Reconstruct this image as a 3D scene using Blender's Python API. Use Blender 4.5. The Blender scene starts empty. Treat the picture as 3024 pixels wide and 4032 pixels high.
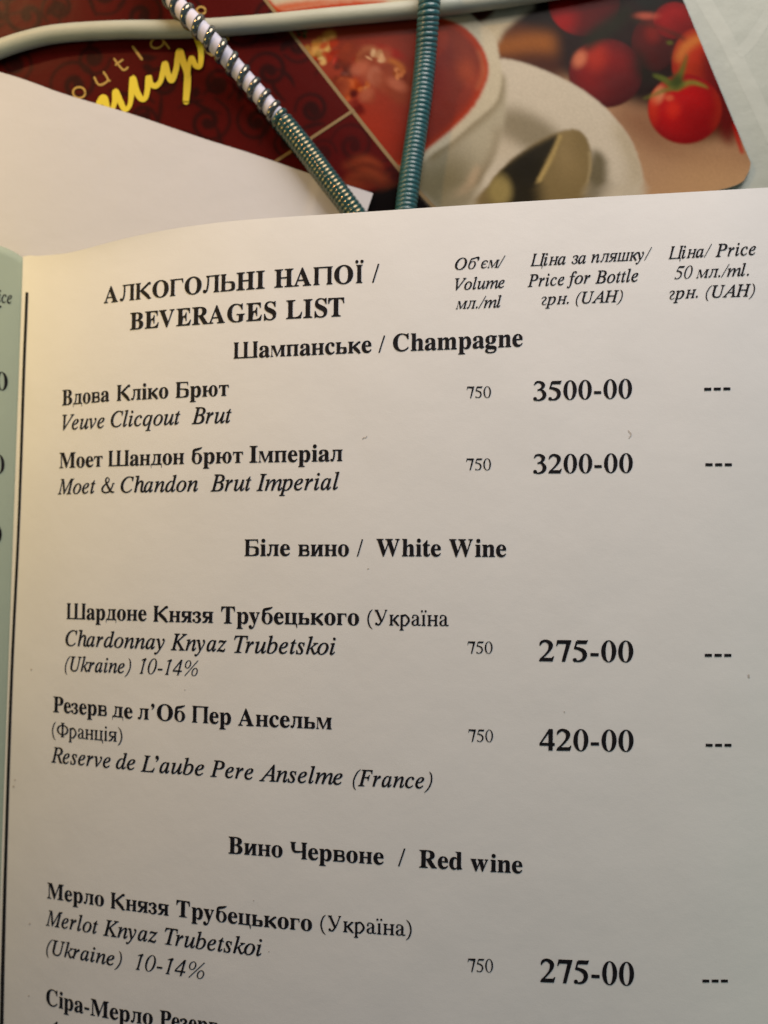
import bpy, math, random
import numpy as np
from mathutils import Vector
from mathutils.geometry import tessellate_polygon

random.seed(7)
rng = np.random.default_rng(5)
sc = bpy.context.scene
col = sc.collection

# ---------------------------------------------------------------- camera, light, exposure (1 unit = 1 cm)
K = 10.8 / 3024            # centimetres per photograph pixel in the plane z = 0
D = 28.0 / 26.0 * 10.8     # camera height over that plane
cam = bpy.data.cameras.new('camera')
cam.sensor_fit = 'HORIZONTAL'; cam.sensor_width = 26.0; cam.lens = 28.0
cam.clip_start = 0.1; cam.clip_end = 500
cam.dof.use_dof = True; cam.dof.focus_distance = D + 0.15; cam.dof.aperture_fstop = 0.13
co = bpy.data.objects.new('camera', cam); co.location = (0, 0, D); col.objects.link(co); sc.camera = co

world = bpy.data.worlds.new('World'); sc.world = world; world.use_nodes = True
bg = world.node_tree.nodes['Background']
bg.inputs[0].default_value = (0.57, 0.775, 0.97, 1); bg.inputs[1].default_value = 0.13

def area(name, loc, target, size, power, color):
    l = bpy.data.lights.new(name, 'AREA'); l.shape = 'DISK'; l.size = size; l.energy = power; l.color = color
    o = bpy.data.objects.new(name, l); o.location = loc
    o.rotation_euler = (Vector(target) - Vector(loc)).to_track_quat('-Z', 'Y').to_euler()
    col.objects.link(o); return o
area('room_light', (5, 20, 10), (1, 3, 0), 15, 4850, (1.0, 0.912, 0.85))
area('warm_lamp', (-15, 20, 12), (-1, 5, -2), 1.8, 2700, (1.0, 0.58, 0.24))
area('low_lamp', (-13, 6, 3.5), (-5, 1, -1.5), 4, 430, (1.0, 0.74, 0.20))
area('side_window', (17, -7, 6), (4, -5, 0), 6, 330, (0.92, 1.0, 0.52))

sc.view_settings.view_transform = 'Standard'
sc.view_settings.look = 'None'
sc.view_settings.exposure = 0.0
sc.view_settings.gamma = 1.0

# ---------------------------------------------------------------- helpers
def ray(px, py, z):
    s = K * (D - z) / D
    return ((px - 1512) * s, (2016 - py) * s)

def tag(o, label=None, cat=None, group=None, kind=None):
    for k, v in (('label', label), ('category', cat), ('group', group), ('kind', kind)):
        if v: o[k] = v
    return o

def obj(name, V, F, mat=None, parent=None, smooth=True):
    me = bpy.data.meshes.new(name); me.from_pydata(V, [], F)
    if mat: me.materials.append(mat)
    if smooth: me.polygons.foreach_set('use_smooth', [True] * len(me.polygons))
    me.update()
    o = bpy.data.objects.new(name, me); col.objects.link(o); o.parent = parent
    return o

def empty(name, loc=(0, 0, 0)):
    o = bpy.data.objects.new(name, None); o.location = (0, 0, 0); o.empty_display_size = .5; col.objects.link(o); return o

def lin(c): return tuple(((v / 255) / 12.92 if v / 255 <= .04045 else ((v / 255 + .055) / 1.055) ** 2.4) for v in c)

def mat(name, color, rough=.5, metal=0., bump=None, mottle=None, spec=.5, coat=0., ior=1.5):
    m = bpy.data.materials.new(name); m.use_nodes = True
    nt = m.node_tree; b = nt.nodes['Principled BSDF']
    b.inputs['Base Color'].default_value = (*color, 1); b.inputs['Roughness'].default_value = rough
    b.inputs['Metallic'].default_value = metal; b.inputs['Specular IOR Level'].default_value = spec
    b.inputs['Coat Weight'].default_value = coat
    b.inputs['IOR'].default_value = ior
    tc = nt.nodes.new('ShaderNodeTexCoord')
    if mottle:                       # (scale, amount): faint uneven colour
        n = nt.nodes.new('ShaderNodeTexNoise'); n.inputs['Scale'].default_value = mottle[0]; n.inputs['Detail'].default_value = 6
        nt.links.new(tc.outputs['Object'], n.inputs['Vector'])
        r = nt.nodes.new('ShaderNodeMapRange'); r.inputs['To Min'].default_value = 1 - mottle[1]; r.inputs['To Max'].default_value = 1 + mottle[1]
        r.inputs['From Min'].default_value = .3; r.inputs['From Max'].default_value = .7
        nt.links.new(n.outputs['Fac'], r.inputs['Value'])
        mx = nt.nodes.new('ShaderNodeMix'); mx.data_type = 'RGBA'; mx.blend_type = 'MULTIPLY'; mx.inputs[0].default_value = 1
        mx.inputs[6].default_value = (*color, 1)
        nt.links.new(r.outputs['Result'], mx.inputs[7]); nt.links.new(mx.outputs[2], b.inputs['Base Color'])
    if bump:
        prev = None
        for sc_, st in bump:
            n = nt.nodes.new('ShaderNodeTexNoise'); n.inputs['Scale'].default_value = sc_; n.inputs['Detail'].default_value = 5
            nt.links.new(tc.outputs['Object'], n.inputs['Vector'])
            bp = nt.nodes.new('ShaderNodeBump'); bp.inputs['Strength'].default_value = 1; bp.inputs['Distance'].default_value = st
            nt.links.new(n.outputs['Fac'], bp.inputs['Height'])
            if prev: nt.links.new(prev.outputs['Normal'], bp.inputs['Normal'])
            prev = bp
        nt.links.new(prev.outputs['Normal'], b.inputs['Normal'])
    return m

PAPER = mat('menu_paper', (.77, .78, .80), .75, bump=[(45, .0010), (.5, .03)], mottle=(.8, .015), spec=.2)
GREEN = mat('green_shade_paper', (.37, .44, .34), .7, bump=[(60, .0015), (1.2, .01)], spec=.2)  # tint stands in for shade and green reflection on the facing page
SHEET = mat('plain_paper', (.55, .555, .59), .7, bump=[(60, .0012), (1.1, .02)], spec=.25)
INK = mat('printer_ink', (.010, .009, .012), .6, mottle=(14, .5), spec=.15)
FAINT = mat('faint_fibre', (.54, .50, .47), .8)
RUBBER = mat('cable_sheath', (.38, .40, .33), .5, bump=[(30, .003)], mottle=(3, .04), spec=.4)
INNER = mat('white_cable_core', (.60, .58, .68), .5, spec=.3)
STEEL = mat('blue_steel_wire', (.03, .05, .06), .14, 0.0, ior=2.5)
TEAL = mat('teal_reflection_wire', (.006, .070, .078), .15, 0.0, ior=2.2)  # base colour stands in for teal reflections on silver wire
TEAL2 = mat('soft_teal_reflection_wire', (.016, .098, .112), .34, 0.0, ior=1.7)  # softer base tint, painting the teal mirrored in the second coil
for m_, c_ in ((TEAL, (1.0, .70, .36)), (STEEL, (1.0, .84, .62)), (TEAL2, (.95, .86, .86))):
    m_.node_tree.nodes['Principled BSDF'].inputs['Specular Tint'].default_value = (*c_, 1)  # specular tint paints the glints gold on the diagonal cable
GOLD = mat('gold_print', lin((116, 90, 38)), .5)
YELLOW = mat('yellow_print', lin((205, 186, 30)), .5)
YELLOW2 = mat('pale_gold_print', lin((160, 128, 52)), .5)
# ---------------------------------------------------------------- lettering
AL = ''.join(chr(i) for i in range(35, 127) if chr(i) not in "\\'\"")
def dec(s):
    v = [AL.index(s[i]) * len(AL) + AL.index(s[i + 1]) - 400 for i in range(0, len(s), 2)]
    return list(zip(v[::2], v[1::2]))
ADV_B = dict(zip('ABCEGHILMOPRSTVWacdeghimnopqtwyr', (722,667,722,667,778,778,389,667,944,778,611,722,556,667,722,1000,500,444,556,444,500,556,278,833,556,500,556,556,333,722,500,444)))
ADV_I = dict(zip('ABCFHIKLMOPRTUVabcdefhiklmnopqrstuvyz', (611,611,667,611,722,333,667,556,833,722,611,611,556,722,611,500,500,444,500,444,278,500,278,444,278,722,500,500,500,500,389,389,278,500,444,444,389)))
GL = {}          # (style, char) -> (advance, [ [outer, hole, ...], ... ])
def load_table(tab):
    for ln in tab.strip().split('\n'):
        f = ln.split(' ')
        k, c = f[0][0], f[0][1]
        sc = 1.486 if k == 'B' else 1.404
        cs = [[(x * sc, y * sc) for x, y in dec(q)] for q in f[1:]]
        if k == 'I' and c == 'h': cs = [[(x * .955, y * .955) for x, y in q] for q in cs]
        fat = 7 if k == 'B' else 11
        nc = []
        for q in cs:
            m = len(q); r = []
            sgn = 1 if sum(q[i][0] * q[(i + 1) % m][1] - q[(i + 1) % m][0] * q[i][1] for i in range(m)) > 0 else -1
            nc.append((q, sgn))
        big = max(cs, key=lambda q: max(x for x, y in q) - min(x for x, y in q))
        bs = [s_ for q, s_ in nc if q is big][0]
        out = []
        for q, sgn in nc:
            m = len(q); r = []
            for i in range(m):
                ax, ay = q[i - 1]; bx, by = q[i]; cx, cy = q[(i + 1) % m]
                dx, dy = cx - ax, cy - ay; L = math.hypot(dx, dy) or 1
                r.append((bx + dy / L * fat * bs, by - dx / L * fat * bs * .7))
            out.append(r)
        cs = out
        box = [(min(x for x, y in q), max(x for x, y in q), min(y for x, y in q), max(y for x, y in q)) for q in cs]
        outer, holes = [], []
        for i, b in enumerate(box):
            inside = any(j != i and o[0] < b[0] and o[1] > b[1] and o[2] < b[2] and o[3] > b[3] for j, o in enumerate(box))
            (holes if inside else outer).append(i)
        sh = [[cs[i]] + [cs[j] for j in holes if box[i][0] < box[j][0] and box[i][1] > box[j][1] and box[i][2] < box[j][2] and box[i][3] > box[j][3]] for i in outer]
        GL[(k, c)] = ((ADV_B if k == 'B' else ADV_I)[c], sh)

class G:
    """one drawn glyph: stems, serifs, bowls and ribbons in 1/1000 em"""
    def __init__(s, bold):
        s.p = []
        s.b = bold
        s.S = 148 if bold else 112      # capital stem
        s.L = 138 if bold else 98      # small-letter stem
        s.H = 48 if bold else 44       # hairline
        s.E = 48 if bold else 52       # serif reach
    def poly(s, *pts): s.p.append([list(pts)])
    def rect(s, x0, y0, x1, y1): s.poly((x0, y0), (x1, y0), (x1, y1), (x0, y1))
    def serif(s, x, y, w, d, l=None, r=None):
        l = s.E if l is None else l; r = s.E if r is None else r
        a, b = x - w / 2, x + w / 2
        t = 24
        s.poly((a - l, y), (b + r, y), (b + r, y + d * t), (b + r * .35, y + d * 34), (b, y + d * 78), (a, y + d * 78), (a - l * .35, y + d * 34), (a - l, y + d * t))
    def stem(s, x, y0, y1, w, bot=True, top=True, **k):
        s.rect(x - w / 2, y0, x + w / 2, y1)
        if bot: s.serif(x, y0, w, 1, **k)
        if top: s.serif(x, y1, w, -1, **k)
    def bar(s, x0, x1, y, t=None): s.rect(x0, y - (t or s.H) / 2, x1, y + (t or s.H) / 2)
    def diag(s, x0, y0, x1, y1, w): s.poly((x0 - w / 2, y0), (x0 + w / 2, y0), (x1 + w / 2, y1), (x1 - w / 2, y1))
    def ell(s, cx, cy, rx, ry, n=28): return [(cx + rx * math.cos(6.28318 * i / n), cy + ry * math.sin(6.28318 * i / n)) for i in range(n)]
    def ring(s, cx, cy, rx, ry, ws, wt): s.p.append([s.ell(cx, cy, rx, ry), s.ell(cx, cy, rx - ws, ry - wt)])
    def dot(s, x, y, r): s.p.append([s.ell(x, y, r, r, 14)])
    def rib(s, pts, n=6):
        q = []
        m = len(pts)
        for i in range(m - 1):
            a, b, c, d = pts[max(i - 1, 0)], pts[i], pts[i + 1], pts[min(i + 2, m - 1)]
            for k in range(n):
                t = k / n
                q.append([.5 * (2 * b[j] + (c[j] - a[j]) * t + (2 * a[j] - 5 * b[j] + 4 * c[j] - d[j]) * t * t + (3 * b[j] - a[j] - 3 * c[j] + d[j]) * t ** 3) for j in range(3)])
        q.append(list(pts[-1]))
        L, R = [], []
        for i, (x, y, w) in enumerate(q):
            a, b = q[max(i - 1, 0)], q[min(i + 1, len(q) - 1)]
            dx, dy = b[0] - a[0], b[1] - a[1]
            r = math.hypot(dx, dy) or 1
            L.append((x - dy / r * w / 2, y + dx / r * w / 2)); R.append((x + dy / r * w / 2, y - dx / r * w / 2))
        for i in range(len(q) - 1):
            s.p.append([[R[i], R[i + 1], L[i + 1], L[i]]])
    def slant(s, k=.27): s.p = [[[(x + y * k, y) for x, y in c] for c in pl] for pl in s.p]

def bowl(g, x, y0, y1, r, w):            # right-hand bowl springing from a stem at x
    m = (y0 + y1) / 2; h = g.H
    g.rib([(x, y1 - h / 2, h), (x + r * .45, y1 - h / 2, h), (x + r * .82, y1 - (y1 - y0) * .2, w * .8), (x + r - w / 2, m, w), (x + r * .82, y0 + (y1 - y0) * .2, w * .8), (x + r * .45, y0 + h / 2, h), (x, y0 + h / 2, h)])

def glyph(c, bold):
    """a serif Cyrillic letter, digit or sign: (advance, shapes)"""
    g = G(bold); S, L, H, E = g.S, g.L, g.H, g.E
    CH, XH = 662 if not bold else 670, 455 if not bold else 462
    low = c.islower() or c == 'є'
    top = XH if low else CH
    w = L if low else S
    e = E
    x1 = 18 + e + w / 2
    def two(adv): return x1, adv - x1
    if c in 'НнПпЦцИи':
        adv = {'Н': 778, 'П': 770, 'Ц': 790, 'н': 566, 'п': 566, 'ц': 560, 'и': 576, 'И': 778}[c] - (0 if bold else 36)
        a, b = two(adv)
        g.stem(a, 0, top, w); g.stem(b, 0, top, w)
        if c in 'Нн': g.bar(a, b, top * .52)
        if c in 'Пп': g.bar(a, b, top - H / 2)
        if c in 'Цц':
            g.bar(a, b, H / 2)
            g.poly((b + w / 2 - 5, 0), (b + w / 2 + e + 6, 0), (b + w / 2 + e + 6, -135 if low else -165), (b + w / 2 + e - 22, -135 if low else -165), (b + w / 2 - 5, -20))
        if c in 'Ии': g.diag(a + w * .3, 30, b - w * .3, top - 30, H * 1.9)
    elif c in 'Шш':
        adv = (1120 if c == 'Ш' else 800) - (0 if bold else 60)
        a, b = two(adv); m = (a + b) / 2
        for x in (a, m, b): g.stem(x, 0, top, w, l=min(e, 40), r=min(e, 40))
        g.bar(a, b, H / 2)
    elif c in 'ГгТт':
        if c in 'Гг':
            adv = 610 if c == 'Г' else 440
            g.stem(x1, 0, top, w); g.bar(x1, adv - 45, top - H / 2)
            xr = adv - 30
            g.poly((xr, top), (xr + 4, top - (180 if c == 'Г' else 150)), (xr - 22, top - (180 if c == 'Г' else 150)), (xr - 60, top - 60), (xr - 130, top - H * .8), (xr - 130, top))
        else:
            adv = 660 if c == 'Т' else 480
            m = adv / 2
            g.stem(m, 0, top, w, top=False); g.bar(35, adv - 35, top - H / 2)
            dp = 170 if c == 'Т' else 140
            for sg in (-1, 1):
                xr = m + sg * (m - 25)
                g.poly((xr, top), (xr + sg * 5, top - dp), (xr - sg * 20, top - dp), (xr - sg * 55, top - 55), (xr - sg * 110, top - H * .8), (xr - sg * 110, top))
    elif c in 'Лл':
        adv = (720 if c == 'Л' else 540) - (0 if bold else 20)
        b = adv - x1; k = top / 670
        g.stem(b, 0, top, w); g.bar(adv * .22, b, top - H / 2); g.serif(adv * .28, top, 30, -1, l=40, r=0)
        g.rib([(adv * .33, top - 8, H * 1.3), (adv * .325, top * .55, H * 1.5), (adv * .27, top * .2, H * 1.5), (adv * .19, top * .05, H * 1.3), (adv * .13, top * .06, H)])
        g.dot(adv * .12, 62 * k + 4, 58 * k + (12 if bold else 0) - 4)
    elif c in 'Дд':
        adv = (760 if c == 'Д' else 560)
        b = adv - x1 - 14
        g.stem(b, H, top, w, bot=False); g.bar(adv * .25, b, top - H / 2); g.serif(adv * .3, top, 30, -1, l=36, r=0)
        g.rib([(adv * .35, top - 8, H * 1.2), (adv * .33, top * .5, H * 1.4), (adv * .26, top * .2, H * 1.3), (adv * .17, H, H)])
        g.bar(20, adv - 16, H / 2 + 2, H + 4)
        for sg, x in ((1, 20), (-1, adv - 16)):
            g.poly((x, H), (x + sg * 26, H), (x + sg * 40, 0), (x + sg * 22, -30), (x + sg * 16, -130), (x, -130))
    elif c in 'ЬьБ':
        adv = {'Ь': 640, 'Б': 650, 'ь': 510}[c] - (0 if bold else 30)
        g.stem(x1, 0, top, w, top=(c != 'Б'))
        bowl(g, x1, 0, top * (.56 if c != 'Б' else .58), adv - 32 - x1, w)
        if c == 'Б':
            g.serif(x1, top, w, -1); g.bar(x1, adv - 90, top - H / 2)
            xr = adv - 72
            g.poly((xr, top), (xr + 4, top - 165), (xr - 20, top - 165), (xr - 55, top - 60), (xr - 120, top - H * .8), (xr - 120, top))
    elif c in 'ВвРр':
        if c == 'р':
            adv = 540 if bold else 500
            a = 92 if not bold else 110
            g.rect(a - L / 2, -200, a + L / 2, 440); g.serif(a, -205, L, 1)
            g.poly((a - L / 2 - 42, 420), (a - L / 2, 405), (a + L / 2, 405), (a + L / 2, 465), (a + L / 2 - 20, 465))
            g.rib([(a + 10, 370, H * 1.1), (a + (adv - a) * .25, 435, H * 1.6), (a + (adv - a) * .5, 425, w * .7), (adv - 32 - w * .5, 230, w), (a + (adv - a) * .45, 22, H * 1.6), (a + (adv - a) * .2, 14, H), (a + 10, 60, H * .9)])
        else:
            adv = {'В': 667, 'в': 528, 'Р': 611}[c] - (0 if bold else 40)
            g.stem(x1, 0, top, w)
            bowl(g, x1, top * .48, top, adv - x1 - (60 if c != 'Р' else 25), w * .7)
            if c != 'Р': bowl(g, x1, 0, top * .53, adv - x1 - 30, w * .75)
    elif c in 'Кк':
        adv = (740 if c == 'К' else 560) - (0 if bold else 60)
        g.stem(x1, 0, top, w)
        j = x1 + w / 2
        k = top / 670
        g.bar(j - 5, j + 70 * k, top * .5)
        g.rib([(j + 40 * k, top * .49, H * 1.2), (j + 110 * k, top * .58, H * 1.75), (adv - 210 * k, top * .83, H * 1.75), (adv - 130 * k, top - 30 * k, H * 1.5)], 5)
        g.dot(adv - 95 * k, top - 52 * k, (58 if bold else 46) * k)
        g.rib([(j + 45 * k, top * .5, w * .5), (j + 120 * k, top * .46, w * .95), (adv - 190 * k, top * .18, w * 1.0), (adv - 110 * k, top * .03, w * .7), (adv - 40 * k, 12, 24)], 5)
        g.poly((adv - 190 * k, 0), (adv - 5, 0), (adv - 5, 22), (adv - 120 * k, 60 * k))
    elif c in 'Ч':
        adv = 730
        b = adv - x1
        g.stem(b, 0, top, w); g.serif(x1, top, w, -1)
        g.rib([(x1, top, w), (x1, top * .72, w), (x1 + 30, top * .5, w * .8), (x1 + 130, top * .42, H * 1.9), (b - 60, top * .46, H), (b, top * .52, H)])
    elif c in 'Мм':
        adv = (920 if c == 'М' else 680) - (0 if bold else 30)
        a = 18 + e + 14; b = adv - x1
        g.stem(b, 0, top, w, r=e, l=e * .8)
        g.rect(a - 15, 0, a + 15, top); g.serif(a, 0, 30, 1)
        g.poly((a - 50, top), (a + w * .9, top), ((a + b) / 2 + 18, 90 * top / 670), ((a + b) / 2 - 12, 0), ((a + b) / 2 - 30, 0), (a - 10, top - 24), (a - 50, top - 24))
        g.poly((b, top), ((a + b) / 2 + 2, 0), ((a + b) / 2 - 26, 0), ((a + b) / 2 - 5, 90), (b - w / 2, top))
    elif c in 'Яя':
        adv = (700 if c == 'Я' else 530) - (0 if bold else 36)
        b = adv - x1
        g.stem(b, 0, top, w)
        m = G(bold); bowl(m, 0, top * .46, top, b - 40, w)
        for pl in m.p: g.p.append([[(b - x, y) for x, y in ct] for ct in pl])
        g.rib([(b - 60, top * .48, w * .6), (b - w * .5 - 70, top * .44, w * .75), (b * .42, top * .14, w * .75), (70, 14, H)], 5)
        g.poly((8, 0), (8, 22), (60, 60), (130, 40), (120, 0))
    elif c in 'юЮ':
        adv = 740 if bold else 700
        g.stem(x1, 0, XH, L)
        g.ring(adv - 230, XH / 2, 202, XH / 2 + 12, L, 34); g.bar(x1, adv - 400, XH * .52)
    elif c in 'Фф':
        adv = 790 if not bold else 850
        g.stem(adv / 2, 0, top, w); g.ring(adv / 2, top * .5, adv / 2 - 30, top * .36, w, H)
    elif c in 'бБ':
        adv = 520 if bold else 500
        g.ring(adv / 2 + 4, 222, adv / 2 - 26, 236, L, 34)
        g.rib([(36 + L * .45, 200, L * .9), (50 + L * .45, 400, L * .85), (130, 560, L * .75), (adv * .58, 608, L * .7), (adv - 70, 660, H), (adv - 60, 690, H * .6)])
    elif c in 'зЗ':
        adv = 420 if bold else 390
        g.rib([(70, 395, L * .5), (150, 440, H), (240, 425, L * .7), (adv - 45 - L * .5, 345, L), (230, 262, L * .45), (150, 240, H)])
        g.rib([(150, 240, H), (240, 235, L * .5), (adv - 25 - L * .5, 125, L), (240, 16, L * .5), (140, 10, H), (60, 60, L * .4)])
        g.dot(62, 378, L * .38 + 10); g.dot(58, 92, L * .38 + 10)
    elif c in 'еЕ':
        adv = 444
        g.rib([(adv * .12, 262, H), (adv - 60, 262, H)], 1)
        g.rib([(adv - 75 - 10, 262, L * .7), (adv - 110, 390, L * .6), (adv * .5, 440, H), (adv * .2, 380, L * .8), (28 + L / 2, 230, L), (adv * .25, 70, L * .9), (adv * .55, 30, L * .5), (adv - 70, 60, H), (adv - 25, 120, H * .7)])
    elif c == 'є':
        adv = 430
        g.bar(60, 300, 240)
        g.rib([(adv - 60, 380, H), (adv * .6, 435, H), (adv * .28, 380, L * .8), (28 + L / 2, 230, L), (adv * .28, 70, L * .9), (adv * .58, 18, L * .5), (adv - 40, 95, H)])
        g.dot(adv - 75, 370, 42)
    elif c in 'аА' and low:
        adv = 500 if bold else 444
        b = adv - 95 - L * .55 + (0 if bold else 20)
        g.rib([(70, 360, L * .4), (120, 440, H), (b - 60, 438, L * .4), (b, 350, L), (b, 200, L), (b, 90, L), (b + 36, 28, L * .5), (adv - 30, 28, H), (adv + 2, 60, H * .8)])
        g.rib([(b - 10, 280, H), (b - 130, 235, L * .35), (90, 150, L), (80 + L * .2, 70, L * .9), (150, 20, L * .45), (b - 60, 40, H), (b - 10, 80, H)])
        g.dot(92, 348, L * .36 + 8)
    elif c in 'іїІЇ':
        adv = 278 if low else 389 - (0 if bold else 56)
        g.stem(adv / 2, 0, top, w, top=not low)
        if low: g.poly((adv / 2 - w / 2 - 42, 425), (adv / 2 - w / 2, 405), (adv / 2 + w / 2, 405), (adv / 2 + w / 2, 470), (adv / 2 + w / 2 - 25, 470))
        d = 610 if low else 790
        r = 70 if bold else 54
        if c == 'і': g.dot(adv / 2, 612, r)
        if c in 'їЇ':
            for sg in (-1, 1): g.dot(adv / 2 + sg * (95 if not low or bold else 82), d, r * .88)
    elif c == 'У' or c == 'у':
        adv = (708 if c == 'У' else 480) + (0 if not bold else 14)
        lo = 0 if c == 'У' else -200
        k = top / 670
        v = adv * .54
        g.diag(v, top * .24 if c == 'У' else top * .06, adv * .2, top, w)
        g.rib([(adv * .82, top - 8, H), (adv * .66, top * .5, H * 1.2), (adv * .5, lo + (130 if c == 'У' else 150), H * 1.5), (adv * .38, lo + 30, H * 1.5), (adv * .24, lo + 24, H * 1.2)])
        g.dot(adv * .2, lo + 62, (54 if low else 62) * .9)
        g.serif(adv * .2, top, w, -1, l=30, r=40); g.serif(adv * .82, top, 26, -1)
    elif c == 'о':
        adv = 500
        g.ring(250, 225, 222, 238, L, 34)
    elif c in '0':
        adv = 500
        g.ring(250, 338, 224, 350, 132 if bold else 88, 28)
    elif c == '1':
        adv = 500
        g.stem(262, 0, 640, 128 if bold else 84); g.poly((110, 575), (110, 598), (300, 686), (326, 686), (326, 560), (250, 560), (200, 590))
    elif c == '2':
        adv = 500
        W = 128 if bold else 84
        g.rib([(45, 500, H * .7), (90, 600, W * .6), (200, 648, W * .62), (330, 590, W * .95), (368, 480, W), (310, 330, W * .6), (180, 170, W * .42), (60, 60, W * .4)])
        g.poly((30, 0), (430, 0), (474, 160), (446, 165), (400, 112), (160, 108), (90, 108), (24, 30))
    elif c == '3':
        adv = 500
        W = 128 if bold else 84
        g.rib([(50, 545, H * .7), (110, 635, W * .5), (220, 655, W * .6), (330, 590, W * .9), (350, 510, W * .9), (280, 410, W * .5), (160, 360, H)])
        g.rib([(160, 362, H), (290, 370, W * .55), (395, 230, W), (360, 90, W * .85), (230, 12, W * .45), (130, 20, W * .42), (75, 60, W * .6)])
        g.dot(84, 62, W * .5)
    elif c == '4':
        adv = 500
        W = 128 if bold else 84
        g.rect(288, 0, 288 + W, 670); g.rect(24, 150, 476, 150 + (88 if bold else 62))
        g.poly((24, 150), (24, 225), (300, 676), (380, 676), (80, 225))
    elif c == '5':
        adv = 500
        W = 128 if bold else 84
        g.poly((150, 676), (430, 676), (462, 690), (470, 680), (425, 562 if bold else 590), (118, 562 if bold else 590), (96, 540))
        g.rib([(140, 640, H * 1.2), (105, 500, H * 1.1), (70, 400, H)], 3)
        g.rib([(78, 430, H * 1.6), (200, 408, W * .75), (340, 330, W), (380, 190, W), (310, 60, W * .7), (190, 14, W * .42), (110, 30, W * .5)])
        g.dot(86, 52, W * .48)
    elif c == '7':
        adv = 500
        W = 128 if bold else 84
        g.poly((60, 676), (476, 676), (476, 650), (400, 560), (90, 560 if bold else 600), (50, 480), (24, 488))
        g.poly((476, 655), (300, -6), (300 - W * .82, -6), (400 - W * .5, 600), (440, 640))
    elif c == '-':
        adv = 333
        g.rect(44, 180, 288, 275 if bold else 252)
    elif c == '/':
        adv = 278
        g.diag(20, -16, 258, 676, 66 if bold else 52)
    elif c == '(':
        adv = 333
        g.rib([(300, 676, 16), (170, 540, 60), (95, 250, 82 if bold else 70), (170, -30, 60), (300, -170, 16)])
    elif c == ')':
        adv = 333
        g.rib([(33, 676, 16), (163, 540, 60), (238, 250, 82 if bold else 70), (163, -30, 60), (33, -170, 16)])
    elif c == "'":
        adv = 250 if not bold else 300
        g.dot(adv / 2, 610, 78); g.rib([(adv / 2 + 40, 610, 72), (adv / 2 + 34, 530, 50), (adv / 2 - 50, 430, 20)])
    elif c == '.':
        adv = 250
        g.dot(110, 48, 56)
    elif c == '%':
        adv = 833
        g.ring(205, 490, 150, 180, 56, 30); g.ring(625, 170, 150, 180, 56, 30); g.diag(180, -13, 650, 676, 46)
    elif c == '&':
        adv = 778
        g.rib([(700, 400, H), (610, 392, H), (600, 300, H * 1.3), (470, 90, H * 1.4), (280, 14, 60), (120, 80, 86), (110, 210, 86), (230, 350, 50), (400, 470, 46), (430, 590, 46), (350, 650, 36), (270, 570, 70), (300, 420, 84), (430, 200, 100), (560, 50, 84), (690, 50, 40)], 5)
    elif c == ' ':
        adv = 250
    else:
        raise KeyError(c)
    return adv, g

TWIN = {'А': 'A', 'В': 'B', 'Е': 'E', 'М': 'M', 'Н': 'H', 'О': 'O', 'Р': 'P', 'С': 'C', 'Т': 'T', 'І': 'I', 'а': 'a', 'е': 'e', 'о': 'o', 'р': 'p', 'с': 'c', 'у': 'y', 'і': 'i', 'К': 'K', 'п': 'n'}
def get_glyph(st, c):
    """st: B bold, R regular, I italic; returns (advance, [(outer, holes...)])"""
    k = (st, c)
    if k in GL: return GL[k]
    t = TWIN.get(c)
    if t and (st, t) in GL and not (st == 'B' and c == 'п'):
        GL[k] = GL[(st, t)]; return GL[k]
    if st == 'I' and c == 'г':
        g = G(False)
        g.rib([(80, 350, 60), (150, 430, 34), (260, 430, 60), (300, 340, 74), (200, 230, 60), (110, 120, 70), (140, 20, 50), (260, 14, 30), (320, 70, 26)])
        GL[k] = (389, g.p); return GL[k]
    adv, g = glyph(c, st == 'B')
    if st == 'I' and c not in "'":
        g.slant(.0 if c == '&' else .27)
        off = 70 if c in '10457%/()' else 45
        g.p = [[[((x - off) * .94, y) for x, y in ct] for ct in pl] for pl in g.p]
        adv = adv * .94
    GL[k] = (adv, g.p)
    return GL[k]

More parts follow.
